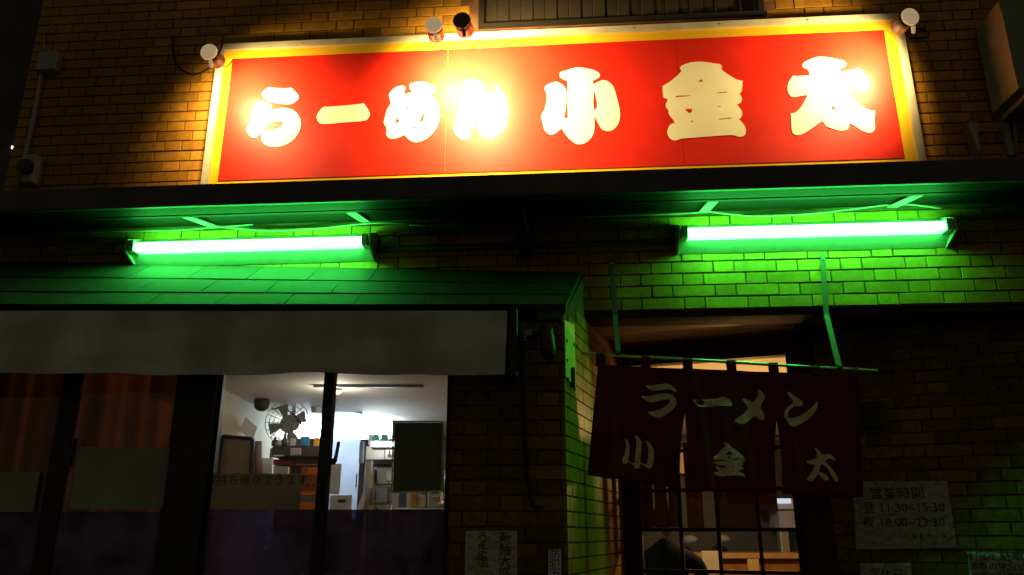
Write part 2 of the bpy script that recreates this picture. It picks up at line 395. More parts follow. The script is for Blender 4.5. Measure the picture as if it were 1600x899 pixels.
# sign lamps on the top of the frame
def sign_lamp(px, py, aim, lit, label, dia=.098, cap=None, off=.58, cone=146, wt=.55):
    cap = cap or M_CAP
    hp = Vector(MAIN.pt(*MAIN.px(px, py, off), off))                  # back of the lamp head
    am = MAIN.pt(*MAIN.px(*aim, .125), .125)
    ax = (am - hp).normalized(); r = dia / 2
    ax_c = (ax * .3 + Vector((0, 1, .12))).normalized()
    bs = MAIN.px(px, py, .10)[0] + (.10 if px < 500 else -.08 if px > 1000 else .02)
    base = MAIN.pt(bs, sz1 + .004, .07)
    t = thing('sign_lamp', label, 'lamp', base, 'flood lamps along the top of the red sign')
    bm = BM(); tube(bm, [hp, hp + ax_c * .006, hp + ax_c * .016], [r * .94, r, r], 24); part(t, 'cap', bm, cap)
    bm = BM(); tube(bm, [hp + ax_c * .018, hp + ax_c * .05, hp + ax_c * .11], [r * .93, r * .9, r * .97], 20); part(t, 'housing', bm, M_BLACK, True)
    bm = BM(); k = hp + ax_c * .05 + Vector((0, 0, -r)); tube(bm, [k + Vector((0, 0, .02)), k + Vector((0, .06, .05)), base + Vector((0, -.06, .0)), base + Vector((0, -.02, .012)), base], .008, 8); part(t, 'arm', bm, M_BLACK, True)
    bm = BM(); w0 = hp + ax_c * .11 + Vector((0, 0, r * .6)); w1 = MAIN.pt(bs + .05, sz1 + .06, .004); tube(bm, arc_pts(w0, w1, .10, 10), .0035, 6); part(t, 'wire', bm, M_RUB, True)
    bm = BM(); tube(bm, [hp + Vector((.012, .02, -r - .002)), hp + Vector((.016, .035, -r - .034))], [.012, .009], 10); part(t, 'knob', bm, cap)
    if lit:
        bm = BM(); tube(bm, [hp + ax_c * .112, hp + ax_c * .115], r * .85, 20); part(t, 'bulb', bm, emit_mat('bulb_glow', SIGN_COL, 6))
        ld = bpy.data.lights.new('sign_lamp_light', 'SPOT'); ld.energy = SIGN_W * lit; ld.color = SIGN_COL; ld.spot_size = R(cone); ld.spot_blend = .7; ld.shadow_soft_size = .05
        lo = bpy.data.objects.new('sign_lamp_light', ld); C.objects.link(lo); lo.parent = t
        lp = hp + ax_c * .13
        lo.location = lp - base; lo.rotation_euler = ((am - lp).normalized() * wt + Vector((0, 1, -.18))).to_track_quat('-Z', 'Y').to_euler()
    return t
sign_lamp(325, 80, (440, 180), .60, 'pale capped round lamp at the left end of the sign beside a looped cable', cone=146, wt=.8)
sign_lamp(677, 38, (730, 160), .62, 'pale capped round lamp on top of the middle of the sign')
sign_lamp(721, 31, (835, 150), 1.9, 'dark backed round lamp beside the pale middle lamp, next to the shutter', cap=M_CAPD, off=.70)
sign_lamp(1424, 25, (1250, 120), .62, 'pale capped round lamp at the right end of the sign near the air conditioner', cone=140, wt=1.0)
# looped cable left of the sign
c = [MAIN.pt(*MAIN.px(x, y, .02), .02) for x, y in ((340, 100), (328, 106), (314, 114), (300, 117), (284, 110), (274, 98), (271, 84), (270, 70), (272, 58))]
bm = BM(); tube(bm, c, .006, 6)
solo('lamp_cable', bm, M_RUB, 'black cable loop on the tiles left of the sign', 'cable', smooth=True)
c = [MAIN.pt(*MAIN.px(x, y, .02), .02) for x, y in ((1415, 43), (1425, 46), (1440, 44), (1452, 52), (1450, 58), (1432, 60), (1420, 60))]
bm = BM(); tube(bm, c, .006, 6)
solo('lamp_cable', bm, M_RUB, 'short black cable under the lamp at the right end of the sign', 'cable', smooth=True)

# shutter above the sign
SH = thing('storm_shutter', 'dark ribbed metal shutter in the wall directly above the sign', 'shutter', MAIN.pt(1.0, SHZ, -.1))
bm = BM(); fbox(bm, MAIN, SHX0, SHX0 + .035, SHZ, 5.35, -.15, .018); fbox(bm, MAIN, SHX1 - .035, SHX1, SHZ, 5.35, -.15, .018); fbox(bm, MAIN, SHX0 + .035, SHX1 - .035, SHZ, SHZ + .03, -.15, .02)
part(SH, 'shutter_frame', bm, M_WFRAME)
M_SHUT = mat('shutter_steel', (.035, .028, .02), .7, metal=0, spec=.1, var=.15, scale=6)
a = SHX0 + .036; i = 0
while a < SHX1 - .06:
    w = .078; b = min(a + w, SHX1 - .036); bm = BM()
    o = -.060 if i % 2 else -.074
    fbox(bm, MAIN, a, b - .0015, SHZ + .031, 5.34, o - .02, o); bevel(bm, .004); part(SH, 'rib', bm, M_SHUT); a += w; i += 1

# ------------------------------------------------------------------ canopy between sign and lower front
CN = thing('canopy', 'dark metal canopy running the whole width under the red sign', 'canopy', MAIN.pt(.2, zr(1.69), .3))
CF = .5
bm = BM(); fbox(bm, MAIN, -3.3, 3.6, zr(1.695), zr(1.822), CF - .03, CF); bevel(bm, .004); part(CN, 'fascia', bm, M_CANOPY)
bm = BM()
hexa(bm, [MAIN.pt(-3.29, zr(1.80), CF - .035), MAIN.pt(3.59, zr(1.80), CF - .035), MAIN.pt(3.59, zr(1.885), .004), MAIN.pt(-3.29, zr(1.885), .004),
          MAIN.pt(-3.29, zr(1.812), CF - .035), MAIN.pt(3.59, zr(1.812), CF - .035), MAIN.pt(3.59, zr(1.897), .004), MAIN.pt(-3.29, zr(1.897), .004)])
part(CN, 'top_sheet', bm, M_CANOPY)
for o0, o1, z0 in ((CF - .100, CF - .032, 1.697), (CF - .134, CF - .104, 1.700), (CF - .166, CF - .138, 1.697)):
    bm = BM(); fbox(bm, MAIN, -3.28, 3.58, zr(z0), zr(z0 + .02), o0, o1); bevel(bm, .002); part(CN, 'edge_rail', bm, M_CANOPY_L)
bm = BM()
hexa(bm, [MAIN.pt(-3.28, zr(1.722), CF - .10), MAIN.pt(3.58, zr(1.722), CF - .10), MAIN.pt(3.58, zr(1.782), .004), MAIN.pt(-3.28, zr(1.782), .004),
          MAIN.pt(-3.28, zr(1.732), CF - .10), MAIN.pt(3.58, zr(1.732), CF - .10), MAIN.pt(3.58, zr(1.792), .004), MAIN.pt(-3.28, zr(1.792), .004)])
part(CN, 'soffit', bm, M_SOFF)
for sx in (-1.805, -.868, 1.105, 2.165):
    bm = BM(); w = .028; oa = CF - .166
    hexa(bm, [MAIN.pt(sx - w, zr(1.697), oa), MAIN.pt(sx + w, zr(1.697), oa), MAIN.pt(sx + w, zr(1.768), .012), MAIN.pt(sx - w, zr(1.768), .012),
              MAIN.pt(sx - w, zr(1.704), oa), MAIN.pt(sx + w, zr(1.704), oa), MAIN.pt(sx + w, zr(1.776), .012), MAIN.pt(sx - w, zr(1.776), .012)])
    part(CN, 'strut', bm, M_STRUT)

# ------------------------------------------------------------------ green tube lamps
def tube_lamp(s0, s1, zc, label):
    t = thing('tube_light', label, 'light', MAIN.pt((s0 + s1) / 2, zc - .09, .05), 'green fluorescent tubes under the canopy')
    prof = [(.003, -.086), (.012, -.088), (.075, -.03), (.075, .03), (.012, .086), (.003, .086)]
    bm = BM(); prism(bm, [MAIN.pt(s0 + .012, zc + z, o) for o, z in prof], MAIN.u * (s1 - s0 - .024)); part(t, 'body', bm, M_ENAMEL)
    for a, b in ((s0, s0 + .011), (s1 - .011, s1)):
        bm = BM(); prism(bm, [MAIN.pt(a, zc + z, o) for o, z in ((.0028, -.089), (.013, -.091), (.148, -.038), (.148, .038), (.013, .09), (.0028, .089))], MAIN.u * (b - a)); part(t, 'end_cap', bm, M_ENAMEL)
    for a in (s0 + .02, s1 - .055):
        bm = BM(); fbox(bm, MAIN, a, a + .035, zc - .034, zc + .034, .076, .152); bevel(bm, .004); part(t, 'socket', bm, M_ENAMEL)
    r = .025
    bm = BM(); tube(bm, [MAIN.pt(s0 + .058, zc, .118), MAIN.pt(s1 - .058, zc, .118)], r, 16, True); part(t, 'tube', bm, M_TUBE, True)
    return t
tube_lamp(-2.262, -.800, zr(1.612), 'glowing green tube light under the left half of the canopy')
tube_lamp(.938, 2.430, zr(1.608), 'glowing green tube light under the right half of the canopy')

# cables and conduit on the lower wall
for pts, r, lab in (
    ([(395, 351), (330, 356), (280, 360), (200, 362), (60, 366)], .004, 'thin cable sagging to the left under the left canopy strut'),
    ([(338, 354), (420, 361), (500, 357), (580, 349), (640, 350)], .005, 'pale cable sagging between the two left canopy struts'),
    ([(640, 352), (760, 350), (900, 340), (1050, 335), (1105, 331)], .004, 'thin dark cable along the wall between both tube lights'),
    ([(1108, 331), (1180, 338), (1270, 334), (1340, 326), (1408, 319), (1470, 326)], .005, 'pale cable sagging over the right hand tube light')):
    p = [MAIN.pt(*MAIN.px(x, y, .03), .03) for x, y in pts]; q = []
    for i in range(len(p) - 1):
        p0, p1, p2, p3 = p[max(i - 1, 0)], p[i], p[i + 1], p[min(i + 2, len(p) - 1)]
        for k in range(5):
            u = k / 5; q.append(.5 * ((2 * p1) + (p2 - p0) * u + (2 * p0 - 5 * p1 + 4 * p2 - p3) * u * u + (3 * p1 - p0 - 3 * p2 + p3) * u ** 3))
    q.append(p[-1])
    bm = BM(); tube(bm, q, r, 6); solo('wall_cable', bm, M_PIPE, lab, 'cable', 'cables clipped under the canopy', smooth=True)
bm = BM(); tube(bm, [MAIN.pt(-.79, zr(1.592), .022), MAIN.pt(.937, zr(1.592), .022)], .015, 10)
solo('conduit_pipe', bm, mat('conduit_brown', (.09, .04, .025), .6), 'dark brown conduit pipe joining both green tube lights', 'pipe', smooth=True)
HB = thing('junction_box', 'dark box with a dangling wire hung under the middle of the canopy', 'box', MAIN.pt(.08, zr(1.49), .1))
a = MAIN.px(807, 338, .12); b = MAIN.px(835, 392, .12)
bm = BM(); fbox(bm, MAIN, a[0] + .004, b[0] - .004, b[1], a[1] + .035, .05, .14); bevel(bm, .012, 2); part(HB, 'box_body', bm, M_RUB)
bm = BM(); tube(bm, [MAIN.pt(*MAIN.px(818, 322, .16), .16), MAIN.pt(*MAIN.px(820, 340, .17), .17), MAIN.pt(*MAIN.px(826, 362, .15), .15)], .006, 6); part(HB, 'wire', bm, M_PIPE)

# ------------------------------------------------------------------ window bay with slate roof
BAY = thing('window_bay', 'tiled bay projecting below the left tube light with a slate roof', 'bay', (-1.2, 3.9, .3))
bx1 = .25; wz0, wz1 = .95, 2.34          # window opening
wx0, wx1 = -3.6, -.297
bm = BM(); fbox(bm, BAYF, wx1, bx1 - .004, 0, 2.50, -.12, 0); fbox(bm, BAYF, -3.8, wx1 - .001, wz1, 2.50, -.12, 0); fbox(bm, BAYF, -3.8, wx1 - .001, 0, wz0, -.12, 0)
part(BAY, 'front_wall', bm, M_MORTAR)
lay(BAY, BAYF, wx1 + .004, bx1, 1.0, 2.48, .10 + H + .002 - ROW * 14, wx1 + .01, M_BRICK_SHADE)
L_SIDE = 1.39
def side_top(s_): return zr(1.03) + (zr(1.40) - zr(1.03)) * min(1, max(0, s_ / .50)) if s_ < .50 else zb_
zb_ = zr(1.178)
bm = BM(); prism(bm, [SIDE.pt(.003, 0, -.14), SIDE.pt(.003, zr(1.03), -.14), SIDE.pt(.495, zr(1.395), -.14), SIDE.pt(.50, zb_, -.14), SIDE.pt(L_SIDE, zb_, -.14), SIDE.pt(L_SIDE, 0, -.14)], SIDE.n * .14); part(BAY, 'side_wall', bm, M_MORTAR)
bm = BM()
for a, b, zc, kind in brick_rows(.9, 2.64, .0, L_SIDE, .10 + H + .002 - ROW * 14, .05):
    ca, cb = max(a, 0.002), min(b, L_SIDE)
    if cb - ca > .02:
        if zc > side_top(ca) - .02 or zc > side_top(cb) - .0: continue
        fbox(bm, SIDE, ca, cb, zc - (ROW - .0085) / 2, zc + (ROW - .0085) / 2, -.008, .007)
part(BAY, 'side_bricks', bm, M_BRICK, kind='stuff')
# slate roof: from the brick front down to the eave
z_t, z_e = zr(1.516), zr(1.068)
def roof_pt(x, k, lift=0.0):
    """k = 0 at the wall, 1 at the eave"""
    yw = 4.3 - .0752 * x; ye = 3.70
    n = Vector((0, -.55, .83))
    return Vector((x, yw + (ye - yw) * k, z_t - .085 * (x - -1.5) / 1.9 * (1 - k) + (z_e - z_t) * k)) + n * lift
def right_edge(k): return .395 - (.395 - .262) * k
rf = BM()
hexa(rf, [roof_pt(-3.5, 1, -.03), roof_pt(right_edge(1), 1, -.03), roof_pt(right_edge(0), .0, -.03), roof_pt(-3.5, 0, -.03), roof_pt(-3.5, 1), roof_pt(right_edge(1), 1), roof_pt(right_edge(0), 0), roof_pt(-3.5, 0)])
RF = part(BAY, 'roof', rf, M_SLATE)
ks = [0.0, .40, .73, 1.0]
for ci in range(3):
    k0, k1 = ks[ci], ks[ci + 1]; w = .34; x = -3.5 + (ci % 2) * .2 + random.uniform(-.02, .02)
    while x < .40:
        a = max(x + .003, -3.5); b = min(x + w - .003, right_edge((k0 + k1) / 2))
        if b - a > .04:
            e0 = .001 + random.uniform(0, .002); e1 = .005 + random.uniform(0, .002); g = .0025
            ra0 = min(b, right_edge(k0)); ra1 = min(b + 0, right_edge(k1)) if b < right_edge(.5) - .1 else right_edge(k1)
            if b > right_edge(.5) - .1: ra0 = right_edge(k0)
            bmx = BM(); sk = .045
            L_ = max(a - 0, -3.5)
            hexa(bmx, [roof_pt(L_, k1 - g, .0005), roof_pt(ra1, k1 - g, .0005), roof_pt(ra0, k0 + g, .0005), roof_pt(L_, k0 + g, .0005),
                       roof_pt(L_, k1 - g, e1), roof_pt(ra1, k1 - g, e1), roof_pt(ra0, k0 + g, e0), roof_pt(L_, k0 + g, e0)])
            o = part(RF, 'shingle', bmx, M_SLATE)
        x += w
# plate with screws and a small pull bar on the bay's side, just under the roof
PL = BM(); prism(PL, [SIDE.pt(.0, zr(1.02), .010), SIDE.pt(.0, zr(.735), .010), SIDE.pt(.20, zr(.705), .010), SIDE.pt(.20, zr(1.045), .010)], SIDE.n * .004)
PLO = part(BAY, 'metal_plate', PL, mat('painted_plate', (.85, .74, .22), .45, var=.1, scale=12))
for s_, z_ in ((.03, .92), (.03, .82), (.035, .73), (.17, .93), (.17, .78), (.17, .70)):
    bm = BM(); tube(bm, [SIDE.pt(s_, zr(z_), .0145), SIDE.pt(s_, zr(z_), .018)], .008, 8); part(PLO, 'screw', bm, M_RUB)
bm = BM(); fbox(bm, SIDE, .105, .125, zr(.70), zr(.80), .0145, .03); part(PLO, 'pull_bar', bm, M_RUB)

# ------------------------------------------------------------------ awning over the windows
AW = thing('awning', 'pale grey canvas awning valance hanging across the windows', 'awning', (-1.3, 3.55, zr(.70)))
nx = 110; bm = BM(); grid = []; back = []
x0_, x1_ = -3.2, -.022
for i in range(nx + 1):
    u = i / nx; col = []; colb = []
    for j in range(13):
        v = j / 12; x = x0_ + (x1_ - x0_) * u
        if u > .985: x -= .012 * v
        z = zr(1.012) - .305 * v + (.005 * math.sin(x * 5.3) + .003 * math.sin(x * 13 + 1)) * v
        y = 3.60 - .012 * v + (.008 * math.sin(x * 9 + 1) + .004 * math.sin(x * 23 + v * 2)) * v + .003 * math.sin(x * 4 + v * 9)
        col.append(bm.verts.new((x, y, z))); colb.append(bm.verts.new((x, y + .012, z)))
    grid.append(col); back.append(colb)
for i in range(nx):
    for j in range(12):
        bm.faces.new((grid[i][j], grid[i + 1][j], grid[i + 1][j + 1], grid[i][j + 1])); bm.faces.new((back[i][j], back[i][j + 1], back[i + 1][j + 1], back[i + 1][j]))
    bm.faces.new((grid[i][12], grid[i + 1][12], back[i + 1][12], back[i][12])); bm.faces.new((grid[i][0], back[i][0], back[i + 1][0], grid[i + 1][0]))
for g, b in ((grid[0], back[0]), (grid[-1], back[-1])):
    for j in range(12): bm.faces.new((g[j], g[j + 1], b[j + 1], b[j]))
part(AW, 'valance', bm, M_AWN)
bm = BM(); box(bm, x0_, x1_ - .004, 3.60, 3.79, zr(1.016), zr(1.036)); bevel(bm, .003); part(AW, 'top_rail', bm, M_CANOPY_L)
bm = BM(); box(bm, x1_ + .004, x1_ + .05, 3.62, 3.78, zr(.70), zr(1.035)); bevel(bm, .006); part(AW, 'end_bracket', bm, M_WFRAME)

# ------------------------------------------------------------------ windows
def sash(root, x0, x1, y, z0, z1, wl, wr, wt=.045, glass=M_GLASS):
    bm = BM(); box(bm, x0, x0 + wl, y - .015, y + .015, z0, z1); box(bm, x1 - wr, x1, y - .015, y + .015, z0, z1)
    box(bm, x0 + wl, x1 - wr, y - .015, y + .015, z1 - wt, z1); box(bm, x0 + wl, x1 - wr, y - .015, y + .015, z0, z0 + wt)
    so = part(root, 'sash', bm, M_WFRAME)
    bm = BM(); box(bm, x0 + wl + .001, x1 - wr - .001, y - .002, y + .002, z0 + wt, z1 - wt); part(so, 'pane', bm, glass)
    return so
def film_mat():
    m = bpy.data.materials.new('tint_film'); m.use_nodes = True; N = m.node_tree.nodes; L = m.node_tree.links; N.clear()
    out = N.new('ShaderNodeOutputMaterial'); t = N.new('ShaderNodeBsdfTransparent'); t.inputs[0].default_value = (.26, .20, .32, 1)
    d = N.new('ShaderNodeBsdfPrincipled'); d.inputs['Base Color'].default_value = (.50, .36, .66, 1); d.inputs['Roughness'].default_value = .25  # pale purple base paints hazy reflections onto the film
    n = N.new('ShaderNodeTexNoise'); n.inputs['Scale'].default_value = 5; n.inputs['Detail'].default_value = 5
    tc = N.new('ShaderNodeTexCoord'); L.new(tc.outputs['Object'], n.inputs['Vector'])
    r = N.new('ShaderNodeMapRange'); r.inputs[1].default_value = .3; r.inputs[2].default_value = .7; r.inputs[3].default_value = .08; r.inputs[4].default_value = .42; L.new(n.outputs[0], r.inputs[0])
    mx = N.new('ShaderNodeMixShader'); L.new(r.outputs[0], mx.inputs[0]); L.new(t.outputs[0], mx.inputs[1]); L.new(d.outputs[0], mx.inputs[2]); L.new(mx.outputs[0], out.inputs[0]); return m
M_FILM = film_mat()
WR = thing('sliding_window', 'brightly lit two pane sliding window looking into the kitchen', 'window', (-.9, 3.86, wz0))
bm = BM(); box(bm, -1.625, -1.44, 3.80, 3.93, wz0, wz1); box(bm, wx1 - .012, wx1 - .002, 3.80, 3.93, wz0, wz1); part(WR, 'frame', bm, M_WFRAME)
s1 = sash(WR, -1.44, -.878, 3.86, wz0, wz1, .015, .050)
s2 = sash(WR, -.928, -.309, 3.898, wz0, wz1, .05, .012)
FZ = zr(.112)
for sx, a, b, y in ((s1, -1.424, -.929, 3.8565), (s2, -.877, -.322, 3.8945)):
    bm = BM(); box(bm, a, b, y, y + .001, wz0 + .05, FZ); part(sx, 'tint_film', bm, M_FILM)
bm = BM(); p = BAYF.px(512, 722, -.02); box(bm, p[0] - .03, p[0] + .012, 3.82, 3.845, p[1] - .06, p[1] + .05); box(bm, p[0] + .012, p[0] + .035, 3.815, 3.84, p[1] - .012, p[1] + .016)
hexa(bm, [Vector((p[0] + .026, 3.815, p[1] - .004)), Vector((p[0] + .040, 3.815, p[1])), Vector((p[0] + .040, 3.838, p[1])), Vector((p[0] + .026, 3.838, p[1] - .004)), Vector((p[0] + .040, 3.815, p[1] + .095)), Vector((p[0] + .050, 3.815, p[1] + .095)), Vector((p[0] + .050, 3.838, p[1] + .095)), Vector((p[0] + .040, 3.838, p[1] + .095))])
part(WR, 'latch', bm, M_BLACK)
WL = thing('sliding_window', 'dark curtained sliding window at the left end of the bay', 'window', (-2.4, 3.86, wz0))
bm = BM(); box(bm, -3.6, -3.56, 3.80, 3.93, wz0, wz1); box(bm, -3.56, -1.63, 3.80, 3.93, wz1 - .02, wz1); part(WL, 'frame', bm, M_WFRAME)
sash(WL, -2.215, -1.632, 3.86, wz0, wz1, .085, .02, glass=M_GLASSD)
sash(WL, -3.0, -2.16, 3.898, wz0, wz1, .05, .05, glass=M_GLASSD)
for o_, a, b, y in ((WL, -2.128, -1.654, 3.8565), (WL, -2.948, -2.212, 3.8945)):
    bm = BM(); box(bm, a, b, y, y + .001, wz0 + .05, FZ - .012); part(o_, 'tint_film', bm, M_FILM)
p = BAYF.px(106, 712, -.02); bm = BM(); box(bm, p[0] - .02, p[0] + .014, 3.82, 3.845, p[1] - .05, p[1] + .04); box(bm, p[0] + .014, p[0] + .024, 3.815, 3.838, p[1], p[1] + .08); part(WL, 'latch', bm, M_BLACK)

# papers fixed to the window glass
def sheet(name, quad, Y, m, label, cat='notice', group=None, thick=.002):
    bm = BM(); prism(bm, [at(x, y, Y) for x, y in quad], Vector((0, thick, 0)))
    return solo(name, bm, m, label, cat, group)
M_KRAFT = mat('kraft_paper', (.50, .43, .29), .8, var=.12, scale=8, trans=.5)
kp = sheet('notice', [(328, 739), (472, 741), (468, 797), (323, 796)], 3.852, M_KRAFT, 'wide brown paper notice taped inside the kitchen window')
t_ = text_bm('お持ち帰りできます', .055, .0008)
BK = Frame(0, 3.852, 1, 0)
on_frame(t_, BK, *BK.px(400, 757), .0006); part(kp, 'lettering', t_, mat('faded_ink', (.10, .085, .05), .8))
BDM = mat('dark_board', (.15, .16, .12), .6, var=.2, scale=6)
bd = thing('notice_board', 'dark upright board hung on the right pane of the kitchen window', 'notice', at(653, 768, 3.87))
bm = BM(); prism(bm, [at(x, y, 3.872) for x, y in ((617, 661), (691, 661), (689, 767), (614, 768))], Vector((0, .006, 0))); part(bd, 'board', bm, BDM)
bm = BM()
q = [at(x, y, 3.871) for x, y in ((615, 659), (692, 659), (690, 769), (612, 769))]
for a, b in zip(q, q[1:] + q[:1]): tube(bm, [a, b], .0035, 6)
part(bd, 'edge', bm, M_STEEL)
M_DPAP = mat('window_paper', (.34, .36, .27), .85, var=.12, scale=5)
sheet('notice', [(122, 698), (266, 700), (255, 795), (108, 796)], 3.842, M_DPAP, 'large pale sheet taped inside the dark left window')
sheet('notice', [(-30, 738), (62, 738), (52, 800), (-40, 800)], 3.878, M_DPAP, 'pale sheet at the left edge of the dark left window')

# ------------------------------------------------------------------ inside the shop
CZ = zr(.97)
bm = BM(); box(bm, -4.2, 4.2, 5.6, 9.2, -.02, .02); box(bm, -4.2, .2, 3.93, 5.6, -.02, .02); tag(solo('shop_floor', bm, mat('floor_tile', (.12, .10, .09), .5)), kind='structure')
bm = BM(); box(bm, -4.2, 4.2, 5.62, 9.2, CZ, CZ + .05); box(bm, -4.2, .22, 3.95, 5.62, CZ, CZ + .05); tag(solo('shop_ceiling', bm, M_CEIL), kind='structure')
bm = BM(); box(bm, .3, 3.99, 8.12, 8.19, 0, CZ - .002); tag(solo('added_dark_panel', bm, mat('dark_blue_panel', (.016, .018, .032), .6, var=.3, scale=2)), kind='structure')  # added panel: its near black colour stands in for dimness beyond the door
bm = BM(); box(bm, -4.2, 4.2, 8.2, 8.3, 0, CZ + .05); tag(solo('back_wall', bm, mat('back_tile', (.09, .095, .12), .5, var=.35, scale=3)), kind='structure')
bm = BM(); box(bm, -2.12, -2.02, 5.0, 8.199, 0, CZ - .001); tag(solo('kitchen_side_wall', bm, mat('olive_plaster', (.26, .25, .19), .8, var=.1, scale=3)), kind='structure')
bm = BM(); box(bm, 4.0, 4.1, 4.0, 8.199, 0, CZ - .001); tag(solo('far_side_wall', bm, M_WALLIN), kind='structure')
# header between window head and ceiling
bm = BM(); box(bm, -4.2, .1, 3.95, 4.0, wz1 + .005, CZ - .0); tag(solo('window_header', bm, M_WALLIN), kind='structure')
# curtain behind the left window
M_CURT = mat('orange_curtain', (.36, .10, .022), .9, var=.15, scale=10, trans=.35)
bm = BM(); prev = None
for i in range(161):
    x = -3.9 + 2.3 * i / 160; y = 4.12 + .022 * math.sin(x * 26) + .012 * math.sin(x * 61 + 1)
    a, b = bm.verts.new((x, y, .9)), bm.verts.new((x, y, wz1 - .01))
    if prev: bm.faces.new((prev[0], a, b, prev[1]))
    prev = (a, b)
solo('curtain', bm, M_CURT, 'drawn orange brown curtain behind the dark left window', 'curtain', smooth=True)
bm = BM(); prism(bm, [at(x, y, 4.02) for x, y in ((238, 575), (283, 575), (272, 632), (232, 622))], Vector((0, .003, 0)))
solo('paper_slip', bm, mat('slip', (.6, .42, .26), .8, trans=.6), 'pale slip of paper in the top right corner of the dark left window', 'paper')

# kitchen lamps
def kit_lamp(x0, x1, y, Y, label, h=.075, e=1.0):
    a = at(x0, y, Y); b = at(x1, y, Y)
    t = thing('ceiling_light', label, 'light', ((a.x + b.x) / 2, Y, a.z + .1), 'white tube lights in the kitchen')
    bm = BM(); box(bm, a.x, b.x, Y + .03, Y + .10, a.z - h * .7, a.z + h * .9); part(t, 'housing', bm, M_ENAMEL)
    bm = BM(); tube(bm, [Vector((a.x + .02, Y, a.z)), Vector((b.x - .02, Y, a.z))], h * .32, 14); part(t, 'tube', bm, emit_mat('white_tube_%d' % int(e * 10), (.80, .90, 1.0), KIT_E * e), True)
kit_lamp(447, 514, 671, 7.0, 'bright white tube light beyond the fan in the kitchen', .11)
kit_lamp(520, 612, 672, 7.0, 'bright white tube light behind the vinyl sheet in the kitchen', .11)
kit_lamp(578, 616, 694, 6.4, 'short white tube under the steel shelf in the kitchen', .03, .7)
bm = BM(); a = at(527, 606, 5.4)
DL = thing('downlight', 'small glowing ceiling lamp seen beside the window mullion', 'lamp', a)
tube(bm, [Vector((a.x, a.y, CZ - .001)), Vector((a.x, a.y, CZ - .03))], .035, 14); part(DL, 'rim', bm, M_ENAMEL)
bm = BM(); tube(bm, [Vector((a.x, a.y, CZ - .0305)), Vector((a.x, a.y, CZ - .045))], [.03, .018], 14); part(DL, 'bulb', bm, emit_mat('warm_bulb', (1, .85, .6), 10))
dl_ = bpy.data.lights.new('downlight_light', 'POINT'); dl_.energy = 7; dl_.color = (1, .86, .66); dl_.shadow_soft_size = .03
do_ = bpy.data.objects.new('downlight_light', dl_); C.objects.link(do_); do_.parent = DL; do_.location = Vector((a.x, a.y, CZ - .09)) - DL.location
# vinyl sheet
def vinyl_mat():
    m = bpy.data.materials.new('vinyl'); m.use_nodes = True; N = m.node_tree.nodes; L = m.node_tree.links; N.clear()
    out = N.new('ShaderNodeOutputMaterial'); t = N.new('ShaderNodeBsdfTransparent'); t.inputs[0].default_value = (.85, .9, 1, 1)
    d = N.new('ShaderNodeBsdfTranslucent'); d.inputs[0].default_value = (.8, .85, .95, 1); df = N.new('ShaderNodeBsdfDiffuse'); df.inputs[0].default_value = (.6, .65, .75, 1)
    a = N.new('ShaderNodeMixShader'); a.inputs[0].default_value = .6; L.new(df.outputs[0], a.inputs[1]); L.new(d.outputs[0], a.inputs[2])
    b = N.new('ShaderNodeMixShader'); b.inputs[0].default_value = .6; L.new(t.outputs[0], b.inputs[1]); L.new(a.outputs[0], b.inputs[2]); L.new(b.outputs[0], out.inputs[0]); return m
VY = 6.55
VN = thing('vinyl_sheet', 'hanging translucent vinyl sheet with a green top hem in the kitchen', 'sheet', at(540, 800, VY))
bm = BM(); prism(bm, [at(x, y, VY) for x, y in ((514, 636), (566, 646), (556, 812), (500, 812))], Vector((0, .003, 0)))
part(VN, 'sheet', bm, vinyl_mat())
bm = BM(); prism(bm, [at(x, y, VY - .002) for x, y in ((514, 630), (566, 640), (566, 647), (514, 637))], Vector((0, .008, 0)))
part(VN, 'hem', bm, mat('green_hem', (.10, .42, .16), .6))
# steel shelf, fridge, hood
def bx(x0, x1, y0, y1, Y, dep): # pixel rectangle, front face at Y
    a = at(x0, y1, Y); b = at(x1, y0, Y); bm = BM(); box(bm, a.x, b.x, Y, Y + dep, a.z, b.z); bevel(bm, .006); return bm
HD = thing('wall_shelf', 'stainless steel wall cupboard in the kitchen behind the dark board', 'shelf', at(590, 718, 6.5))
part(HD, 'cabinet', bx(571, 640, 697, 719, 6.5, .4), M_STEEL); part(HD, 'door_seam', bx(600, 602, 699, 718, 6.497, .006), M_BLACK)
for x in (606, 612):
    part(HD, 'cup', bx(x - 2, x + 2, 703, 712, 6.44, .05), M_PAPER)
for x0, x1, c, n in ((575, 582, (.8, .8, .78), 'white carton standing first on the steel shelf'), (583, 590, (.05, .45, .25), 'green carton in the middle of the steel shelf'), (595, 604, (.1, .5, .4), 'teal carton standing last on the steel shelf')):
    solo('carton', bx(x0, x1, 678, 696, 6.62, .1), mat('carton_%d' % x0, c, .6), n, 'box', 'cartons on the steel shelf')
FRG = thing('fridge', 'tall grey steel fridge standing in the kitchen under the steel cupboard', 'fridge', at(590, 899, 6.7))
part(FRG, 'body', bx(578, 650, 724, 960, 6.7, .6), M_FRIDGE)
for y0, y1 in ((730, 757), (761, 786), (790, 850)):
    d = part(FRG, 'door', bx(584, 612, y0, y1, 6.675, .024), M_FRIDGE); part(d, 'handle', bx(586, 588, y0 + 4, y1 - 4, 6.65, .02), M_BLACK)
part(FRG, 'vent', bx(586, 612, 725, 729, 6.67, .02), M_BLACK)
SC = thing('steel_cabinet', 'plain pale steel cabinet left of the fridge in the kitchen', 'cabinet', at(565, 899, 6.3))
part(SC, 'body', bx(557, 575, 727, 960, 6.3, .5), M_STEEL); part(SC, 'hinge', bx(555, 558, 740, 762, 6.28, .02), M_BLACK)
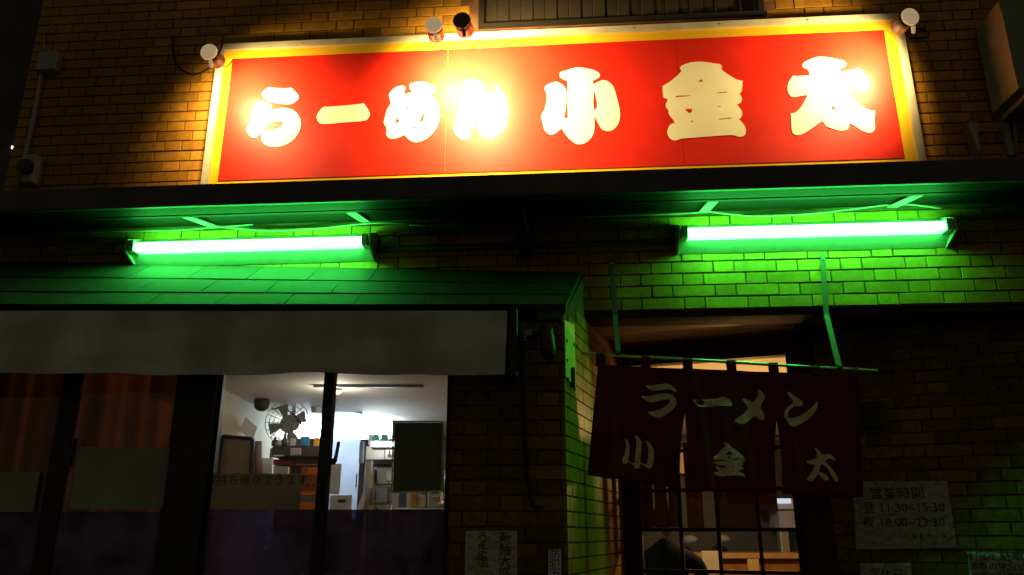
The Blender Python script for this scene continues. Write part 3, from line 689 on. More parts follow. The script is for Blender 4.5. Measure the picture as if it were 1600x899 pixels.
bm = BM(); tube(bm, [at(577, 720, 6.25), at(575, 800, 6.25)], .03, 10); solo('pipe', bm, M_PIPE, 'dark grey pipe beside the kitchen fridge', 'pipe', smooth=True)
# fan
FA = thing('wall_fan', 'grey wall fan hanging in the kitchen left of the white lamp', 'fan', at(452, 690, 6.2))
fc = at(452, 662, 6.2); bm = BM(); tube(bm, [fc + Vector((-.02, .05, 0)), fc + Vector((.03, -.05, 0))], .07, 14); part(FA, 'motor', bm, mat('fan_plastic', (.22, .22, .24), .5))
bm = BM()
for k in range(5):
    rr = .17 * (k + 1) / 5; pts = [fc + Vector((.012 - .01, -.065 + .02 * k / 5, 0)) + Vector((math.cos(t * math.pi / 12) * rr, -.02, math.sin(t * math.pi / 12) * rr)) for t in range(25)]
    tube(bm, pts, .0028, 5, False)
for k in range(16):
    t = k * math.pi / 8; tube(bm, [fc + Vector((0, -.085, 0)), fc + Vector((math.cos(t) * .17, -.07, math.sin(t) * .17))], .003, 5)
part(FA, 'guard', bm, mat('fan_guard', (.25, .25, .27), .4))
for k in range(4):
    t = k * math.pi / 2 + .4; bm = BM()
    prism(bm, [fc + Vector((math.cos(t + a) * r, -.055, math.sin(t + a) * r)) for r, a in ((.03, -.3), (.15, -.35), (.155, .25), (.03, .5))], Vector((0, .004, 0))); part(FA, 'blade', bm, mat('fan_plastic', (.22, .22, .24), .5))
bm = BM(); tube(bm, [fc + Vector((0, .05, 0)), fc + Vector((0, .1, .1)), Vector((fc.x, fc.y + .1, CZ))], .015, 8); part(FA, 'bracket', bm, M_FRIDGE)
bm = BM(); a = at(411, 611, 5.9); tube(bm, [Vector((a.x, a.y, CZ - .001)), Vector((a.x, a.y, CZ - .02)), Vector((a.x, a.y, CZ - .07)), Vector((a.x, a.y, CZ - .09))], [.05, .06, .05, .02], 16)
solo('smoke_alarm', bm, M_RUB, 'dark round fitting on the kitchen ceiling left of the fan', 'fitting', smooth=True)
bm = BM(); a = at(497, 615, 6.3); tube(bm, [Vector((a.x, a.y, CZ - .001)), Vector((a.x, a.y, CZ - .05))], [.05, .04], 12)
solo('sprinkler', bm, M_FRIDGE, 'small grey ceiling fitting beside the window mullion', 'fitting')
bm = BM(); box(bm, -1.35, -.6, 5.30, 5.32, CZ - .018, CZ - .002); solo('curtain_rail', bm, M_FRIDGE, 'thin grey rail along the kitchen ceiling near the window', 'rail')
# framed notice on the left kitchen wall
KS = Frame(-2.02, 5.0, 0, 1)               # faces right
NBF = thing('framed_notice', 'cream notice in a dark frame on the left wall of the kitchen', 'notice', at(370, 740, 5.35))
q = [at(x, y, 5.35) for x, y in ((348, 682), (395, 686), (392, 745), (338, 745))]
bm = BM(); prism(bm, q, Vector((0, .01, 0))); part(NBF, 'sheet', bm, mat('cream_card', (.62, .58, .46), .7, var=.08))
bm = BM(); 
for a, b in zip(q, q[1:] + q[:1]): tube(bm, [a, b], .014, 6)
part(NBF, 'frame', bm, M_BLACK)
bm = BM(); prism(bm, [at(x, y, 5.3) for x, y in ((330, 600), (345, 600), (339, 745), (322, 745))], Vector((0, .05, 0))); solo('pillar', bm, mat('dark_panel', (.05, .04, .045), .6), 'dark narrow post at the left edge of the kitchen window', 'post')
sheet('paper_slip', [(384, 652), (402, 668), (394, 690), (374, 672)], 5.9, M_PAPER, 'tilted slip of paper on the left kitchen wall beside the fan', 'paper')
sheet('paper_slip', [(392, 716), (424, 716), (424, 742), (390, 742)], 6.3, M_PAPER, 'pale sheet on the kitchen wall right of the framed notice', 'paper')
bm = BM(); q0 = at(425, 640, 6.25); q1 = at(474, 668, 6.1); tube(bm, arc_pts(q0, q1, -.06), .006, 6); solo('fan_cord', bm, M_RUB, 'dark cord looping over the wall fan', 'cord', smooth=True)
bm = BM(); tube(bm, [at(404, 690, 6.3), at(404, 745, 6.3)], .03, 8); solo('towel', bm, mat('dusk_towel', (.22, .14, .15), .9, var=.3), 'dark hanging towel below the fan in the kitchen', 'towel', smooth=True)
# shelf wall with small pictures under the lamp
SHF = thing('menu_rack', 'dark wooden rack under the fan carrying small pictures', 'rack', at(465, 745, 6.0))
part(SHF, 'back_panel', bx(426, 506, 700, 830, 6.02, .05), mat('rack_wood', (.16, .09, .09), .5, var=.2))
part(SHF, 'upper_shelf', bx(424, 508, 697, 714, 5.86, .16), mat('rack_dark', (.05, .04, .055), .5))
part(SHF, 'white_rim', bx(427, 444, 711, 713, 5.855, .004), M_PAPER)
part(SHF, 'red_tray', bx(426, 458, 718, 727, 5.95, .06), mat('tray_red', (.5, .06, .09), .5))
part(SHF, 'drawer', bx(426, 452, 728, 742, 5.94, .07), M_STEEL)
def pic(x0, x1, y0, y1, Y, c, label, name='picture_card'):
    return solo(name, bx(x0, x1, y0, y1, Y, .014), mat(name + '_%d' % x0, c, .5, var=.25, scale=30), label, 'picture', 'small pictures on the menu rack')
pic(468, 484, 682, 697, 5.88, (.05, .28, .60), 'blue picture card standing on the menu rack')
pic(489, 499, 684, 699, 5.88, (.75, .40, .05), 'orange card at the right end of the menu rack')
pic(452, 462, 685, 697, 5.88, (.55, .52, .60), 'white figurine card at the left of the blue one')
YP = thing('poster', 'yellow and orange poster seen between the brown notice and mullion', 'poster', at(475, 800, 4.9))
part(YP, 'sheet', bx(464, 506, 730, 812, 4.9, .004), mat('poster_orange', (.85, .42, .04), .6, trans=.5))
part(YP, 'text_block', bx(466, 500, 742, 768, 4.897, .002), mat('poster_yellow', (.85, .72, .2), .6, trans=.5))
part(YP, 'white_block', bx(468, 498, 774, 786, 4.897, .002), M_PAPER)
part(YP, 'emblem', bx(475, 481, 732, 740, 4.897, .002), M_PAPER)
t_ = text_bm('ラーメン\n小金太', .03, .001); F49 = Frame(0, 4.8965, 1, 0); on_frame(t_, F49, *F49.px(482, 753), 0); part(YP, 'lettering', t_, M_INK)
n1 = sheet('notice', [(516, 725), (534, 725), (530, 773), (512, 772)], 4.7, M_PAPT, 'tall white strip with brush writing right of the window latch')
F47 = Frame(0, 4.699, 1, 0)
for x, tx in ((519, '冷し中華'), (528, '御飲物')):
    t_ = text_bm(tx, .034, .001, vertical=True); on_frame(t_, F47, F47.px(x, 0)[0], F47.px(0, 736)[1], 0); part(n1, 'lettering', t_, M_INK)
n2 = sheet('notice', [(516, 774), (550, 774), (548, 830), (512, 830)], 4.7, M_PAPT, 'square white printed notice below the brush written strip')
bm = BM(); prism(bm, [at(x, y, 4.698) for x, y in ((528, 780), (540, 780), (540, 786), (528, 786))], Vector((0, .001, 0))); part(n2, 'print_block', bm, mat('print_grey', (.3, .3, .32), .8))
sheet('menu_stand', [(567, 770), (572, 776), (564, 800), (556, 800)], 4.9, M_PAPT, 'small white menu stand leaning in front of the kitchen pipe', 'stand')
random.seed(21)
for i, (x, w_, y0, c, nm) in enumerate(((429, 5, 684, (.10, .05, .03), 'brown sauce bottle at the left end of the menu rack'), (436, 6, 688, (.45, .42, .36), 'pale squat jar second on the menu rack'), (444, 5, 682, (.05, .07, .04), 'dark green bottle beside the pale figurine card'))):
    q = at(x, 697, 5.9); qt = at(x, y0, 5.9); rr_ = w_ * .0022 * 2.2; hh = qt.z - q.z
    bm = BM(); tube(bm, [q, q + Vector((0, 0, hh * .6)), q + Vector((0, 0, hh * .75)), q + Vector((0, 0, hh))], [rr_, rr_, rr_ * .45, rr_ * .4], 12); solo('bottle', bm, mat('bottle_%d' % i, c, .2), nm, 'bottle', 'bottles on the menu rack', smooth=True)
for i, (x, L_) in enumerate(((618, 26), (624, 34), (629, 22), (700, 30), (696, 40))):
    q = at(x, 700 if x < 650 else 735, 6.0 if x < 650 else 5.3); bm = BM(); tube(bm, [q, q - Vector((0, 0, L_ * .0048))], .006, 6); e_ = q - Vector((0, 0, L_ * .0048)); tube(bm, [e_, e_ - Vector((0, .0, .03)), e_ - Vector((0, 0, .05))], [.012, .03, .012], 10)
    solo('ladle', bm, M_STEEL, ['steel ladle hanging left of the dark board, shortest', 'steel ladle hanging left of the dark board, longest', 'small ladle half hidden by the dark board edge', 'ladle hanging right of the dark board near the jamb', 'long ladle hanging just right of the dark board'][i], 'ladle', 'ladles hanging in the kitchen', smooth=True)
for i, (x0, x1, y0, y1, Y, c, nm) in enumerate(((452, 470, 700, 712, 5.84, (.30, .26, .30), 'grey paper label clipped to the dark rack shelf'), (462, 500, 716, 728, 5.93, (.24, .12, .12), 'reddish box on the menu rack right of the red tray'), (604, 612, 760, 785, 6.2, (.08, .09, .12), 'dark crate standing before the kitchen fridge'), (622, 634, 770, 793, 5.56, (.10, .12, .18), 'dark blue tin left of the ochre box on the tray'), (654, 664, 774, 793, 5.56, (.55, .55, .52), 'white cup right of the ochre box on the tray'))):
    solo('kitchen_box', bx(x0, x1, y0, y1, Y, .05), mat('kbox_%d' % i, c, .5, var=.2, scale=20), nm, 'box', 'boxes and tins in the kitchen')
for i, (x0, x1, y0, y1, Y, c, nm) in enumerate(((418, 426, 700, 745, 6.4, (.07, .06, .07), 'dark tall locker edge behind the pale wall sheet'), (470, 500, 640, 652, 7.6, (.30, .30, .32), 'grey duct high on the back wall above the white tube'), (586, 640, 650, 660, 7.7, (.22, .23, .26), 'grey pipe cover high on the wall left of the dark board'), (560, 569, 690, 724, 6.45, (.16, .17, .2), 'narrow dark steel box hung beside the vinyl sheet'), (604, 614, 735, 752, 6.6, (.5, .5, .48), 'small white label sheet stuck to the fridge front'), (697, 701, 690, 790, 5.2, (.35, .36, .38), 'thin pale upright post right of the dark board'))):
    solo('kitchen_fitting', bx(x0, x1, y0, y1, Y, .05), mat('kfit_%d' % i, c, .5, var=.25, scale=14), nm, 'fitting', 'fittings on the kitchen walls')
# counter
CT = thing('counter', 'maroon fronted counter with a pale top along the kitchen', 'counter', (-.8, 5.5, .02))
bm = BM(); box(bm, -1.95, .15, 5.35, 5.75, .03, zr(-.30)); part(CT, 'front', bm, M_MAROON)
bm = BM(); box(bm, -1.96, .16, 5.30, 5.8, zr(-.299), zr(-.26)); part(CT, 'top', bm, M_CWOOD)
WS = thing('dish_tray', 'white tray with bowls on the kitchen side under the dark board', 'tray', at(660, 800, 5.6))
part(WS, 'tray', bx(616, 712, 794, 800, 5.5, .2), M_ENAMEL)
part(WS, 'bowl', bx(640, 652, 770, 793, 5.55, .1), mat('ochre_box', (.55, .33, .06), .5))
part(WS, 'jar', bx(668, 690, 766, 793, 5.52, .12), mat('jar_glass', (.65, .62, .55), .25))
part(WS, 'jar_label', bx(673, 686, 770, 777, 5.515, .004), M_PAPER)
bm = BM(); c0 = at(697, 795, 5.45); tube(bm, [c0 + Vector((-.05, 0, .02)), c0 + Vector((-.02, 0, .035)), c0 + Vector((.02, 0, .02)), c0 + Vector((.03, 0, -.04))], .018, 8); part(WS, 'ladle', bm, M_ENAMEL, True)
# wood counter seen through the door
DC = thing('counter', 'warm wooden counter seen through the lattice door panes', 'counter', (1.8, 7.3, .02))
bm = BM(); box(bm, .3, 3.9, 7.25, 7.6, .03, zr(-.20)); part(DC, 'front', bm, M_CWOOD)
bm = BM(); box(bm, .28, 3.95, 7.17, 7.7, zr(-.199), zr(-.155)); part(DC, 'top', bm, mat('counter_top', (.35, .22, .10), .35, var=.15))
solo('menu_card', bx(1098, 1124, 861, 899, 6.9, .02), mat('beige_card', (.36, .32, .26), .6, var=.05), 'large beige card standing at the counter behind the door', 'card')
solo('menu_card', bx(1170, 1186, 874, 899, 7.0, .02), mat('ochre_card', (.36, .27, .12), .6), 'small ochre card standing at the counter behind the door', 'card')
for x, y, lab in ((1078, 843, 'pale cloth lying on the far shelf behind the left door panes'), (1130, 842, 'pale cloth lying on the far shelf behind the middle door panes')):
    bm = BM(); c0 = at(x, y, 7.8); bmesh.ops.create_icosphere(bm, subdivisions=2, radius=1, matrix=Matrix.Translation(c0) @ Matrix.Diagonal((.07, .05, .04, 1)))
    for v in bm.verts: v.co += Vector((random.uniform(-.01, .01), 0, random.uniform(-.008, .008)))
    solo('cloth', bm, mat('blue_cloth', (.20, .24, .34), .8), lab, 'cloth', smooth=True)
part_hood = thing('hood', 'blue lit steel extractor hood seen through the right door panes', 'hood', at(1217, 830, 7.6))
part(part_hood, 'canopy', bx(1192, 1243, 779, 796, 7.6, .4), mat('blue_lit_steel', (.30, .34, .55), .4, var=.15, scale=8))  # blue lamplight put into the colour of the steel hood and duct
part(part_hood, 'duct', bx(1219, 1243, 797, 827, 7.66, .3), mat('blue_lit_steel2', (.22, .26, .48), .45, var=.2, scale=8))
part(part_hood, 'pillar', bx(1222, 1232, 830, 866, 7.7, .1), M_STEEL)
part(part_hood, 'lamp', bx(1210, 1236, 779, 787, 7.58, .015), emit_mat('hood_lamp', (.85, .93, 1), 1.0))
IC = thing('inner_curtain', 'short maroon curtain hanging just behind the lattice door', 'curtain', DOOR.pt(1.3, zr(.03), -.12))
M_IC = mat('inner_cloth', (.055, .008, .008), .9, var=.2, scale=15, trans=.15)
bm = BM(); za = DOOR.px(1100, 690, -.12)[1] ; tube(bm, [DOOR.pt(a_, za, -.12) for a_ in (DOOR.px(1000, 700, -.12)[0], DOOR.px(1245, 700, -.12)[0])], .006, 8); part(IC, 'rail', bm, M_STEEL)
for xa, xb, yb in ((1002, 1021, 826), (1024, 1043, 822), (1046, 1060, 824), (1073, 1099, 828), (1120, 1186, 828), (1186, 1216, 797), (1060, 1066, 800)):
    bm = BM(); prev = None
    s_a, s_b = DOOR.px(xa, 800, -.12)[0], DOOR.px(xb, 800, -.12)[0]; zc_ = DOOR.px((xa + xb) / 2, yb, -.12)[1]
    for i in range(13):
        q = s_a + (s_b - s_a) * i / 12; o = -.12 + .004 * math.sin(i * 1.1 + xa)
        a, b = bm.verts.new(DOOR.pt(q, za, o)), bm.verts.new(DOOR.pt(q, zc_, o))
        if prev: bm.faces.new((prev[0], a, b, prev[1]))
        prev = (a, b)
    bmesh.ops.solidify(bm, geom=list(bm.faces), thickness=.0015); part(IC, 'flap', bm, M_IC, True)
bm = bx(1062, 1120, 700, 740, 7.9, .02); solo('poster', bm, mat('poster_pale', (.6, .5, .3), .7, var=.2, scale=9), 'pale poster on the back wall seen through the curtain slit', 'poster')
wl = bpy.data.lights.new('pendant_light', 'POINT'); wl.energy = WARM_W; wl.color = (1, .55, .18); wl.shadow_soft_size = .06
PD = thing('pendant_lamp', 'warm pendant lamp hanging inside above the entrance', 'lamp', (1.75, 5.85, zr(.52)))
bm = BM(); tube(bm, [Vector((1.75, 5.85, zr(.68))), Vector((1.75, 5.85, CZ))], .006, 6); part(PD, 'cord', bm, M_BLACK)
bm = BM(); tube(bm, [Vector((1.75, 5.85, zr(.72))), Vector((1.75, 5.85, zr(.66)))], [.03, .11], 16, False); part(PD, 'shade', bm, M_BLACK)
wo = bpy.data.objects.new('pendant_light', wl); C.objects.link(wo); wo.parent = PD; wo.location = (0, 0, .09)

# ------------------------------------------------------------------ entrance recess: ceiling boards, wall, door
EC = thing('entrance_ceiling', 'wooden board ceiling of the recessed entrance above the curtain', 'ceiling', DOOR.pt(1.3, LZ, .4), kind='structure')
def rec_poly(bm, o0, o1, sa, sb, z0, z1):
    hexa(bm, [DOOR.pt(sa, z0, o0), DOOR.pt(sb, z0, o0), DOOR.pt(sb, z0, o1), DOOR.pt(sa, z0, o1), DOOR.pt(sa, z1, o0), DOOR.pt(sb, z1, o0), DOOR.pt(sb, z1, o1), DOOR.pt(sa, z1, o1)])
zb = zr(1.182)
edges = [.0, .10, .215, .33, .445, .56, .675, .79]
for i in range(len(edges) - 1):
    o0_, o1_ = edges[i] + .005, edges[i + 1] - .005; sa_ = .72
    def hit(o):                     # where the board runs into the back of the brick front
        p = DOOR.o + DOOR.n * o; return (MAIN.o - p - MAIN.n * .205).dot(MAIN.n) / DOOR.u.dot(MAIN.n)
    h0, h1 = min(1.865, hit(o0_)), min(1.865, hit(o1_))
    if h1 < sa_ + .03: continue
    bm = BM(); prism(bm, [DOOR.pt(sa_, zb, o0_), DOOR.pt(h0, zb, o0_), DOOR.pt(h1, zb, o1_), DOOR.pt(sa_, zb, o1_)], Vector((0, 0, .012))); part(EC, 'board', bm, M_BOARD)
bm = BM(); prism(bm, [DOOR.pt(.6, zb + .014, -.05), DOOR.pt(3.75, zb + .014, -.05), DOOR.pt(3.75, zb + .014, .02), Vector((3.4, 4.06, zb + .014)), Vector((.40, 4.30, zb + .014)), Vector((.2, 4.30, zb + .014))], Vector((0, 0, .02)))
part(EC, 'ceiling_base', bm, mat('dark_ply', (.06, .045, .03), .8))
AL = thing('brick_wall', 'dark tiled brick wall right of the entrance carrying paper notices', 'wall', DOOR.pt(2.7, .9, 0))
ds = 1.742 * KD
bm = BM(); fbox(bm, DOOR, ds + .07, 3.75, 0, zb + .013, -.2, 0); part(AL, 'mortar', bm, M_MORTAR)
lay(AL, DOOR, ds + .095, 3.62, 1.06, zb, zb - .004 - ROW * 30, ds + .1, M_BRICK_SHADE, rank=lambda s, z: s)
def frosted_mat():
    m = bpy.data.materials.new('frosted_transom'); m.use_nodes = True; N = m.node_tree.nodes; L = m.node_tree.links; N.clear()
    out = N.new('ShaderNodeOutputMaterial'); t = N.new('ShaderNodeBsdfTransparent'); d = N.new('ShaderNodeBsdfTranslucent'); d.inputs[0].default_value = (.85, .78, .6, 1)
    b = N.new('ShaderNodeMixShader'); b.inputs[0].default_value = .6; L.new(t.outputs[0], b.inputs[1]); L.new(d.outputs[0], b.inputs[2]); L.new(b.outputs[0], out.inputs[0]); return m
DR = thing('lattice_door', 'dark wooden sliding door with lattice glass panes behind the curtain', 'door', DOOR.pt(1.3, .02, -.03))
dl, dr_ = .66 * KD, 1.742 * KD
a0 = DOOR.px(1001, 828)[0]; a1 = DOOR.px(1243, 828)[0]
TR0, TR1 = zr(.94), zr(1.045)
bm = BM()
fbox(bm, DOOR, dl - .05, a0 - .09, 0, zb - .001, -.12, .02); fbox(bm, DOOR, a1 + .045, ds + .088, 0, zb - .001, -.12, .02)
fbox(bm, DOOR, a0 - .09, a1 + .045, TR1 + .004, zb - .001, -.12, .018); fbox(bm, DOOR, a0 - .09, a1 + .045, zr(.86), TR0 - .03, -.12, .018)
part(DR, 'frame', bm, M_WOOD)
bm = BM(); fbox(bm, DOOR, a0 - .088, a0, .02, zr(.858), -.07, -.03); fbox(bm, DOOR, a1, a1 + .043, .02, zr(.858), -.07, -.03); fbox(bm, DOOR, a0, a1, zr(.80), zr(.858), -.07, -.03); fbox(bm, DOOR, a0, a1, .02, .45, -.07, -.03)
part(DR, 'stile', bm, M_WOOD)
vx = [DOOR.px(x, 828)[0] for x in (1062, 1121, 1185.5)]
hz = [DOOR.px(1100, y)[1] for y in (640, 702, 765, 828, 894)]; hz += [hz[-1] - .245 * k for k in (1, 2)]
for i, a in enumerate(vx):
    bm = BM(); fbox(bm, DOOR, a - .011, a + .011, .45, zr(.80), -.06, -.038); part(DR, 'glazing_bar', bm, M_WOOD)
for z in hz:
    for sa, sb in zip([a0] + [v + .0112 for v in vx], [v - .0112 for v in vx] + [a1]):
        bm = BM(); fbox(bm, DOOR, sa, sb, z - .011, z + .011, -.06, -.038); part(DR, 'glazing_bar', bm, M_WOOD)
xs = [a0] + vx + [a1]; zs_ = sorted(hz + [.45, zr(.80)])
for i in range(4):
    for j in range(len(zs_) - 1):
        bm = BM(); fbox(bm, DOOR, xs[i] + .002, xs[i + 1] - .002, zs_[j] + .002, zs_[j + 1] - .002, -.052, -.048); part(DR, 'pane', bm, M_GLASSC)
bm = BM(); fbox(bm, DOOR, a0 - .09, a1 + .045, TR0 - .029, TR1 + .003, -.055, -.05); part(DR, 'transom_pane', bm, frosted_mat())

# ------------------------------------------------------------------ noren curtain on its rod
NF = Frame(0, 4.18, 1, -.0752)
ra, rb = NF.px(908, 552), NF.px(1371, 580)
RD = thing('curtain_rod', 'metal rod on two flat straps holding the dark red shop curtain', 'rod', NF.pt((ra[0] + rb[0]) / 2, ra[1], 0))
bm = BM(); tube(bm, [NF.pt(ra[0], ra[1]), NF.pt(rb[0], rb[1])], .0085, 12); part(RD, 'rod', bm, M_BAMBOO, True)
for (tx, ty), (mx_, my), (ex, ey) in (((955, 405), (961, 492), (966, 553)), ((1285, 398), (1291, 492), (1311, 574))):
    p0 = MAIN.pt(*MAIN.px(tx, ty, .018), .018); p1 = MAIN.pt(*MAIN.px(mx_, my, .018), .018); p2 = NF.pt(*NF.px(ex, ey, -.004), -.004)
    bm = BM(); w = MAIN.u * .014; d = MAIN.n * .006
    for a, b in ((p0, p1), (p1, p2)):
        hexa(bm, [a - w, a + w, a + w + d, a - w + d, b - w, b + w, b + w + d, b - w + d])
    part(RD, 'strap', bm, mat('strap_paint', (.12, .12, .11), .5))
    bm = BM(); tube(bm, [p2 + Vector((-.014, 0, 0)), p2 + Vector((.014, 0, 0))], .017, 10); part(RD, 'clamp', bm, M_RUB)
    bm = BM(); q = p0 + MAIN.n * .006 + Vector((0, 0, -.03)); tube(bm, [q, q + MAIN.n * .006], .006, 8); part(RD, 'screw', bm, M_STEEL)
NO = thing('noren_curtain', 'dark red shop curtain in three flaps with pale brush lettering', 'curtain', NF.pt(1.1, zr(.2), 0))
NX0T, NX1T, NYT0, NYT1 = 934, 1340, 571, 587
def wave(s, z):
    v = max(0, min(1, (zr(.85) - z) / .65))
    return (.014 * math.sin(s * 13.0 + .6) + .010 * math.sin(s * 29 + 2 + z * 1.5) + .005 * math.sin(s * 53 + z * 3)) * (.25 + .75 * v) + .018 * v * math.sin(s * 6.5)
# bottom outline, flap by flap (photo pixels)
flaps = [((934, 571, 1070, 576), (918, 743, 1063, 763)), ((1070, 576, 1213, 582), (1074, 768, 1213, 770)), ((1213, 582, 1340, 587), (1222, 772, 1354, 777))]
slit = [648, 657]
bm = BM()
vt = {}
NU, NV = 26, 30
def nv(key, p):
    if key not in vt: vt[key] = bm.verts.new(p)
    return vt[key]
for fi, (top, bot) in enumerate(flaps):
    cols = []
    for i in range(NU + 1):
        u = i / NU; col = []
        for j in range(NV + 1):
            v = j / NV
            tx, ty = top[0] + (top[2] - top[0]) * u, top[1] + (top[3] - top[1]) * u
            bx_, by_ = bot[0] + (bot[2] - bot[0]) * u, bot[1] + (bot[3] - bot[1]) * u
            x = tx + (bx_ - tx) * v; y = ty + (by_ - ty) * v
            shared = None
            if i in (0, NU):
                k = fi - 1 if i == 0 else fi
                if 0 <= k < 2:
                    sy = slit[k]; seam = top[0] if i == 0 else top[2]
                    if y <= sy + 3: x = seam; y = ty + (by_ - ty) * v; shared = ('seam', k, j)
                    else:
                        q = (y - sy) / (by_ - sy); end = bot[0] if i == 0 else bot[2]; x = seam + (end - seam) * q
                        g = 4.5 * math.sin(math.pi * min(1, q * 1.1)) * .6
                        x += g if i == 0 else -g
            s, z = NF.px(x, y); p = NF.pt(s, z, wave(s, z))
            col.append(nv(shared or (fi, i, j), p))
        cols.append(col)
    for i in range(NU):
        for j in range(NV): bm.faces.new((cols[i][j], cols[i + 1][j], cols[i + 1][j + 1], cols[i][j + 1]))
bmesh.ops.recalc_face_normals(bm, faces=bm.faces)
bmesh.ops.solidify(bm, geom=list(bm.faces), thickness=.0015)
part(NO, 'cloth', bm, M_NOREN, True)
for x in (938, 1008, 1074, 1142, 1208, 1273, 1334):
    yt = ra and 552 + (x - 908) / 463 * 28; yb = 571 + (x - 934) / 406 * 16 + 2
    s, zt = NF.px(x, yt); s2, zb2 = NF.px(x, yb)
    bm = BM(); w = .024
    prof = [(.010, zb2), (.013, zt - .004), (.008, zt + .010), (-.004, zt + .011), (-.0115, zt), (-.006, zb2)]
    inner = [(.008, zb2), (.011, zt - .003), (.007, zt + .0088), (-.004, zt + .0095), (-.0098, zt), (-.004, zb2)]
    for q0, q1, i0, i1 in zip(prof, prof[1:], inner, inner[1:]):
        hexa(bm, [NF.pt(s - w, q0[1], q0[0]), NF.pt(s + w, q0[1], q0[0]), NF.pt(s + w, q1[1], q1[0]), NF.pt(s - w, q1[1], q1[0]),
                  NF.pt(s - w, i0[1], i0[0]), NF.pt(s + w, i0[1], i0[0]), NF.pt(s + w, i1[1], i1[0]), NF.pt(s - w, i1[1], i1[0])])
    part(NO, 'hanging_loop', bm, M_NOREN)
NL = [
 (990, 590, 11.24, [[(205,130),(235,135),(290,150),(420,120),(580,103),(640,120),(720,170),(760,225),(755,248),(720,240),(640,205),(560,205),(380,237),(310,225),(240,185)],
  [(130,345),(140,320),(200,330),(320,315),(480,280),(600,270),(680,300),(740,360),(765,430),(730,510),(660,590),(560,655),(470,700),(390,712),(320,670),(240,605),(330,600),(440,570),(550,510),(630,440),(645,400),(625,375),(560,385),(420,420),(310,440),(240,420),(170,375)]]),
 (1075, 600, 14.99, [[(105,385),(130,375),(250,390),(420,370),(720,345),(780,315),(830,310),(900,345),(970,380),(1030,460),(1020,515),(970,540),(850,520),(700,525),(520,545),(300,555),(200,515),(140,450)]]),
 (1140, 600, 12.84, [[(562,110),(610,120),(680,200),(718,270),(700,310),(660,360),(618,470),(665,540),(705,620),(705,690),(680,735),(640,730),(570,680),(520,635),(420,710),(310,795),(220,820),(150,795),(70,740),(200,660),(300,580),(375,490),(290,375),(230,300),(300,290),(360,320),(450,365),(505,350),(540,270),(585,210)]]),
 (1215, 605, 12.84, [[(190,110),(215,98),(270,140),(350,195),(440,235),(495,290),(510,330),(490,390),(420,385),(330,390),(250,440),(205,500),(190,580),(200,625),(310,625),(420,585),(540,530),(640,450),(720,370),(780,285),(800,300),(785,410),(720,540),(630,640),(520,710),(400,770),(300,805),(250,785),(190,700),(130,600),(125,520),(170,430),(240,370),(320,300),(270,235),(215,170)]]),
 (965, 670, 12.84, [[(145,215),(185,215),(225,280),(245,370),(240,500),(215,600),(215,650),(290,690),(330,700),(345,640),(355,520),(375,350),(380,240),(345,150),(345,120),(400,150),(450,200),(487,250),(485,400),(465,560),(460,690),(560,705),(595,700),(610,640),(620,500),(615,360),(590,290),(550,240),(600,240),(660,285),(710,370),(735,480),(730,640),(710,740),(670,790),(620,795),(560,755),(520,720),(460,705),(445,780),(430,800),(365,800),(345,785),(320,735),(240,680),(205,665),(175,710),(120,710),(75,635),(120,560),(150,470),(170,360),(165,280)]]),
 (1105, 685, 12.84, [[(340,85),(400,110),(470,180),(560,240),(650,310),(720,380),(745,440),(720,490),(700,500),(705,555),(660,545),(640,545),(700,585),(715,610),(690,640),(590,650),(640,675),(720,720),(748,765),(720,780),(620,750),(420,755),(280,775),(190,755),(130,720),(110,685),(215,690),(180,620),(140,560),(180,555),(250,590),(270,602),(355,595),(362,555),(240,550),(150,525),(115,475),(210,475),(330,462),(350,445),(230,440),(180,455),(90,400),(200,320),(290,230),(355,160),(330,95)],
  [(340,350),(425,260),(510,325),(400,340)], [(455,430),(595,412),(620,440),(470,442)], [(475,600),(495,575),(515,580),(500,605)], [(325,665),(345,640),(365,660)], [(475,665),(490,645),(505,660)]]),
 (1250, 690, 12.84, [[(285,120),(340,140),(390,195),(435,270),(490,265),(570,250),(650,280),(710,340),(735,385),(690,388),(610,345),(540,360),(485,390),(540,450),(640,550),(730,660),(780,740),(770,810),(720,805),(670,760),(600,640),(520,520),(440,460),(415,470),(395,560),(380,600),(450,630),(540,690),(575,775),(520,790),(440,745),(385,670),(360,650),(320,730),(240,800),(185,800),(120,765),(200,670),(270,570),(300,465),(180,455),(110,390),(200,380),(330,345),(340,290),(325,200)]]),
]
for ox, oy, k, polys in NL:
    P = [[NF.px(x, y) for x, y in (chaikin(zp(p, ox, oy, k), 1) if len(p) > 6 else zp(p, ox, oy, k))] for p in polys]
    b = flat_bm(P, .0006); bmesh.ops.triangulate(b, faces=b.faces)
    bmesh.ops.subdivide_edges(b, edges=[e for e in b.edges if e.calc_length() > .02], cuts=2, use_grid_fill=False)
    bmesh.ops.triangulate(b, faces=b.faces)
    for v in b.verts: v.co = NF.pt(v.co.x, v.co.y, wave(v.co.x, v.co.y) + .0030 + v.co.z)
    part(NO, 'letter', b, M_NLET)

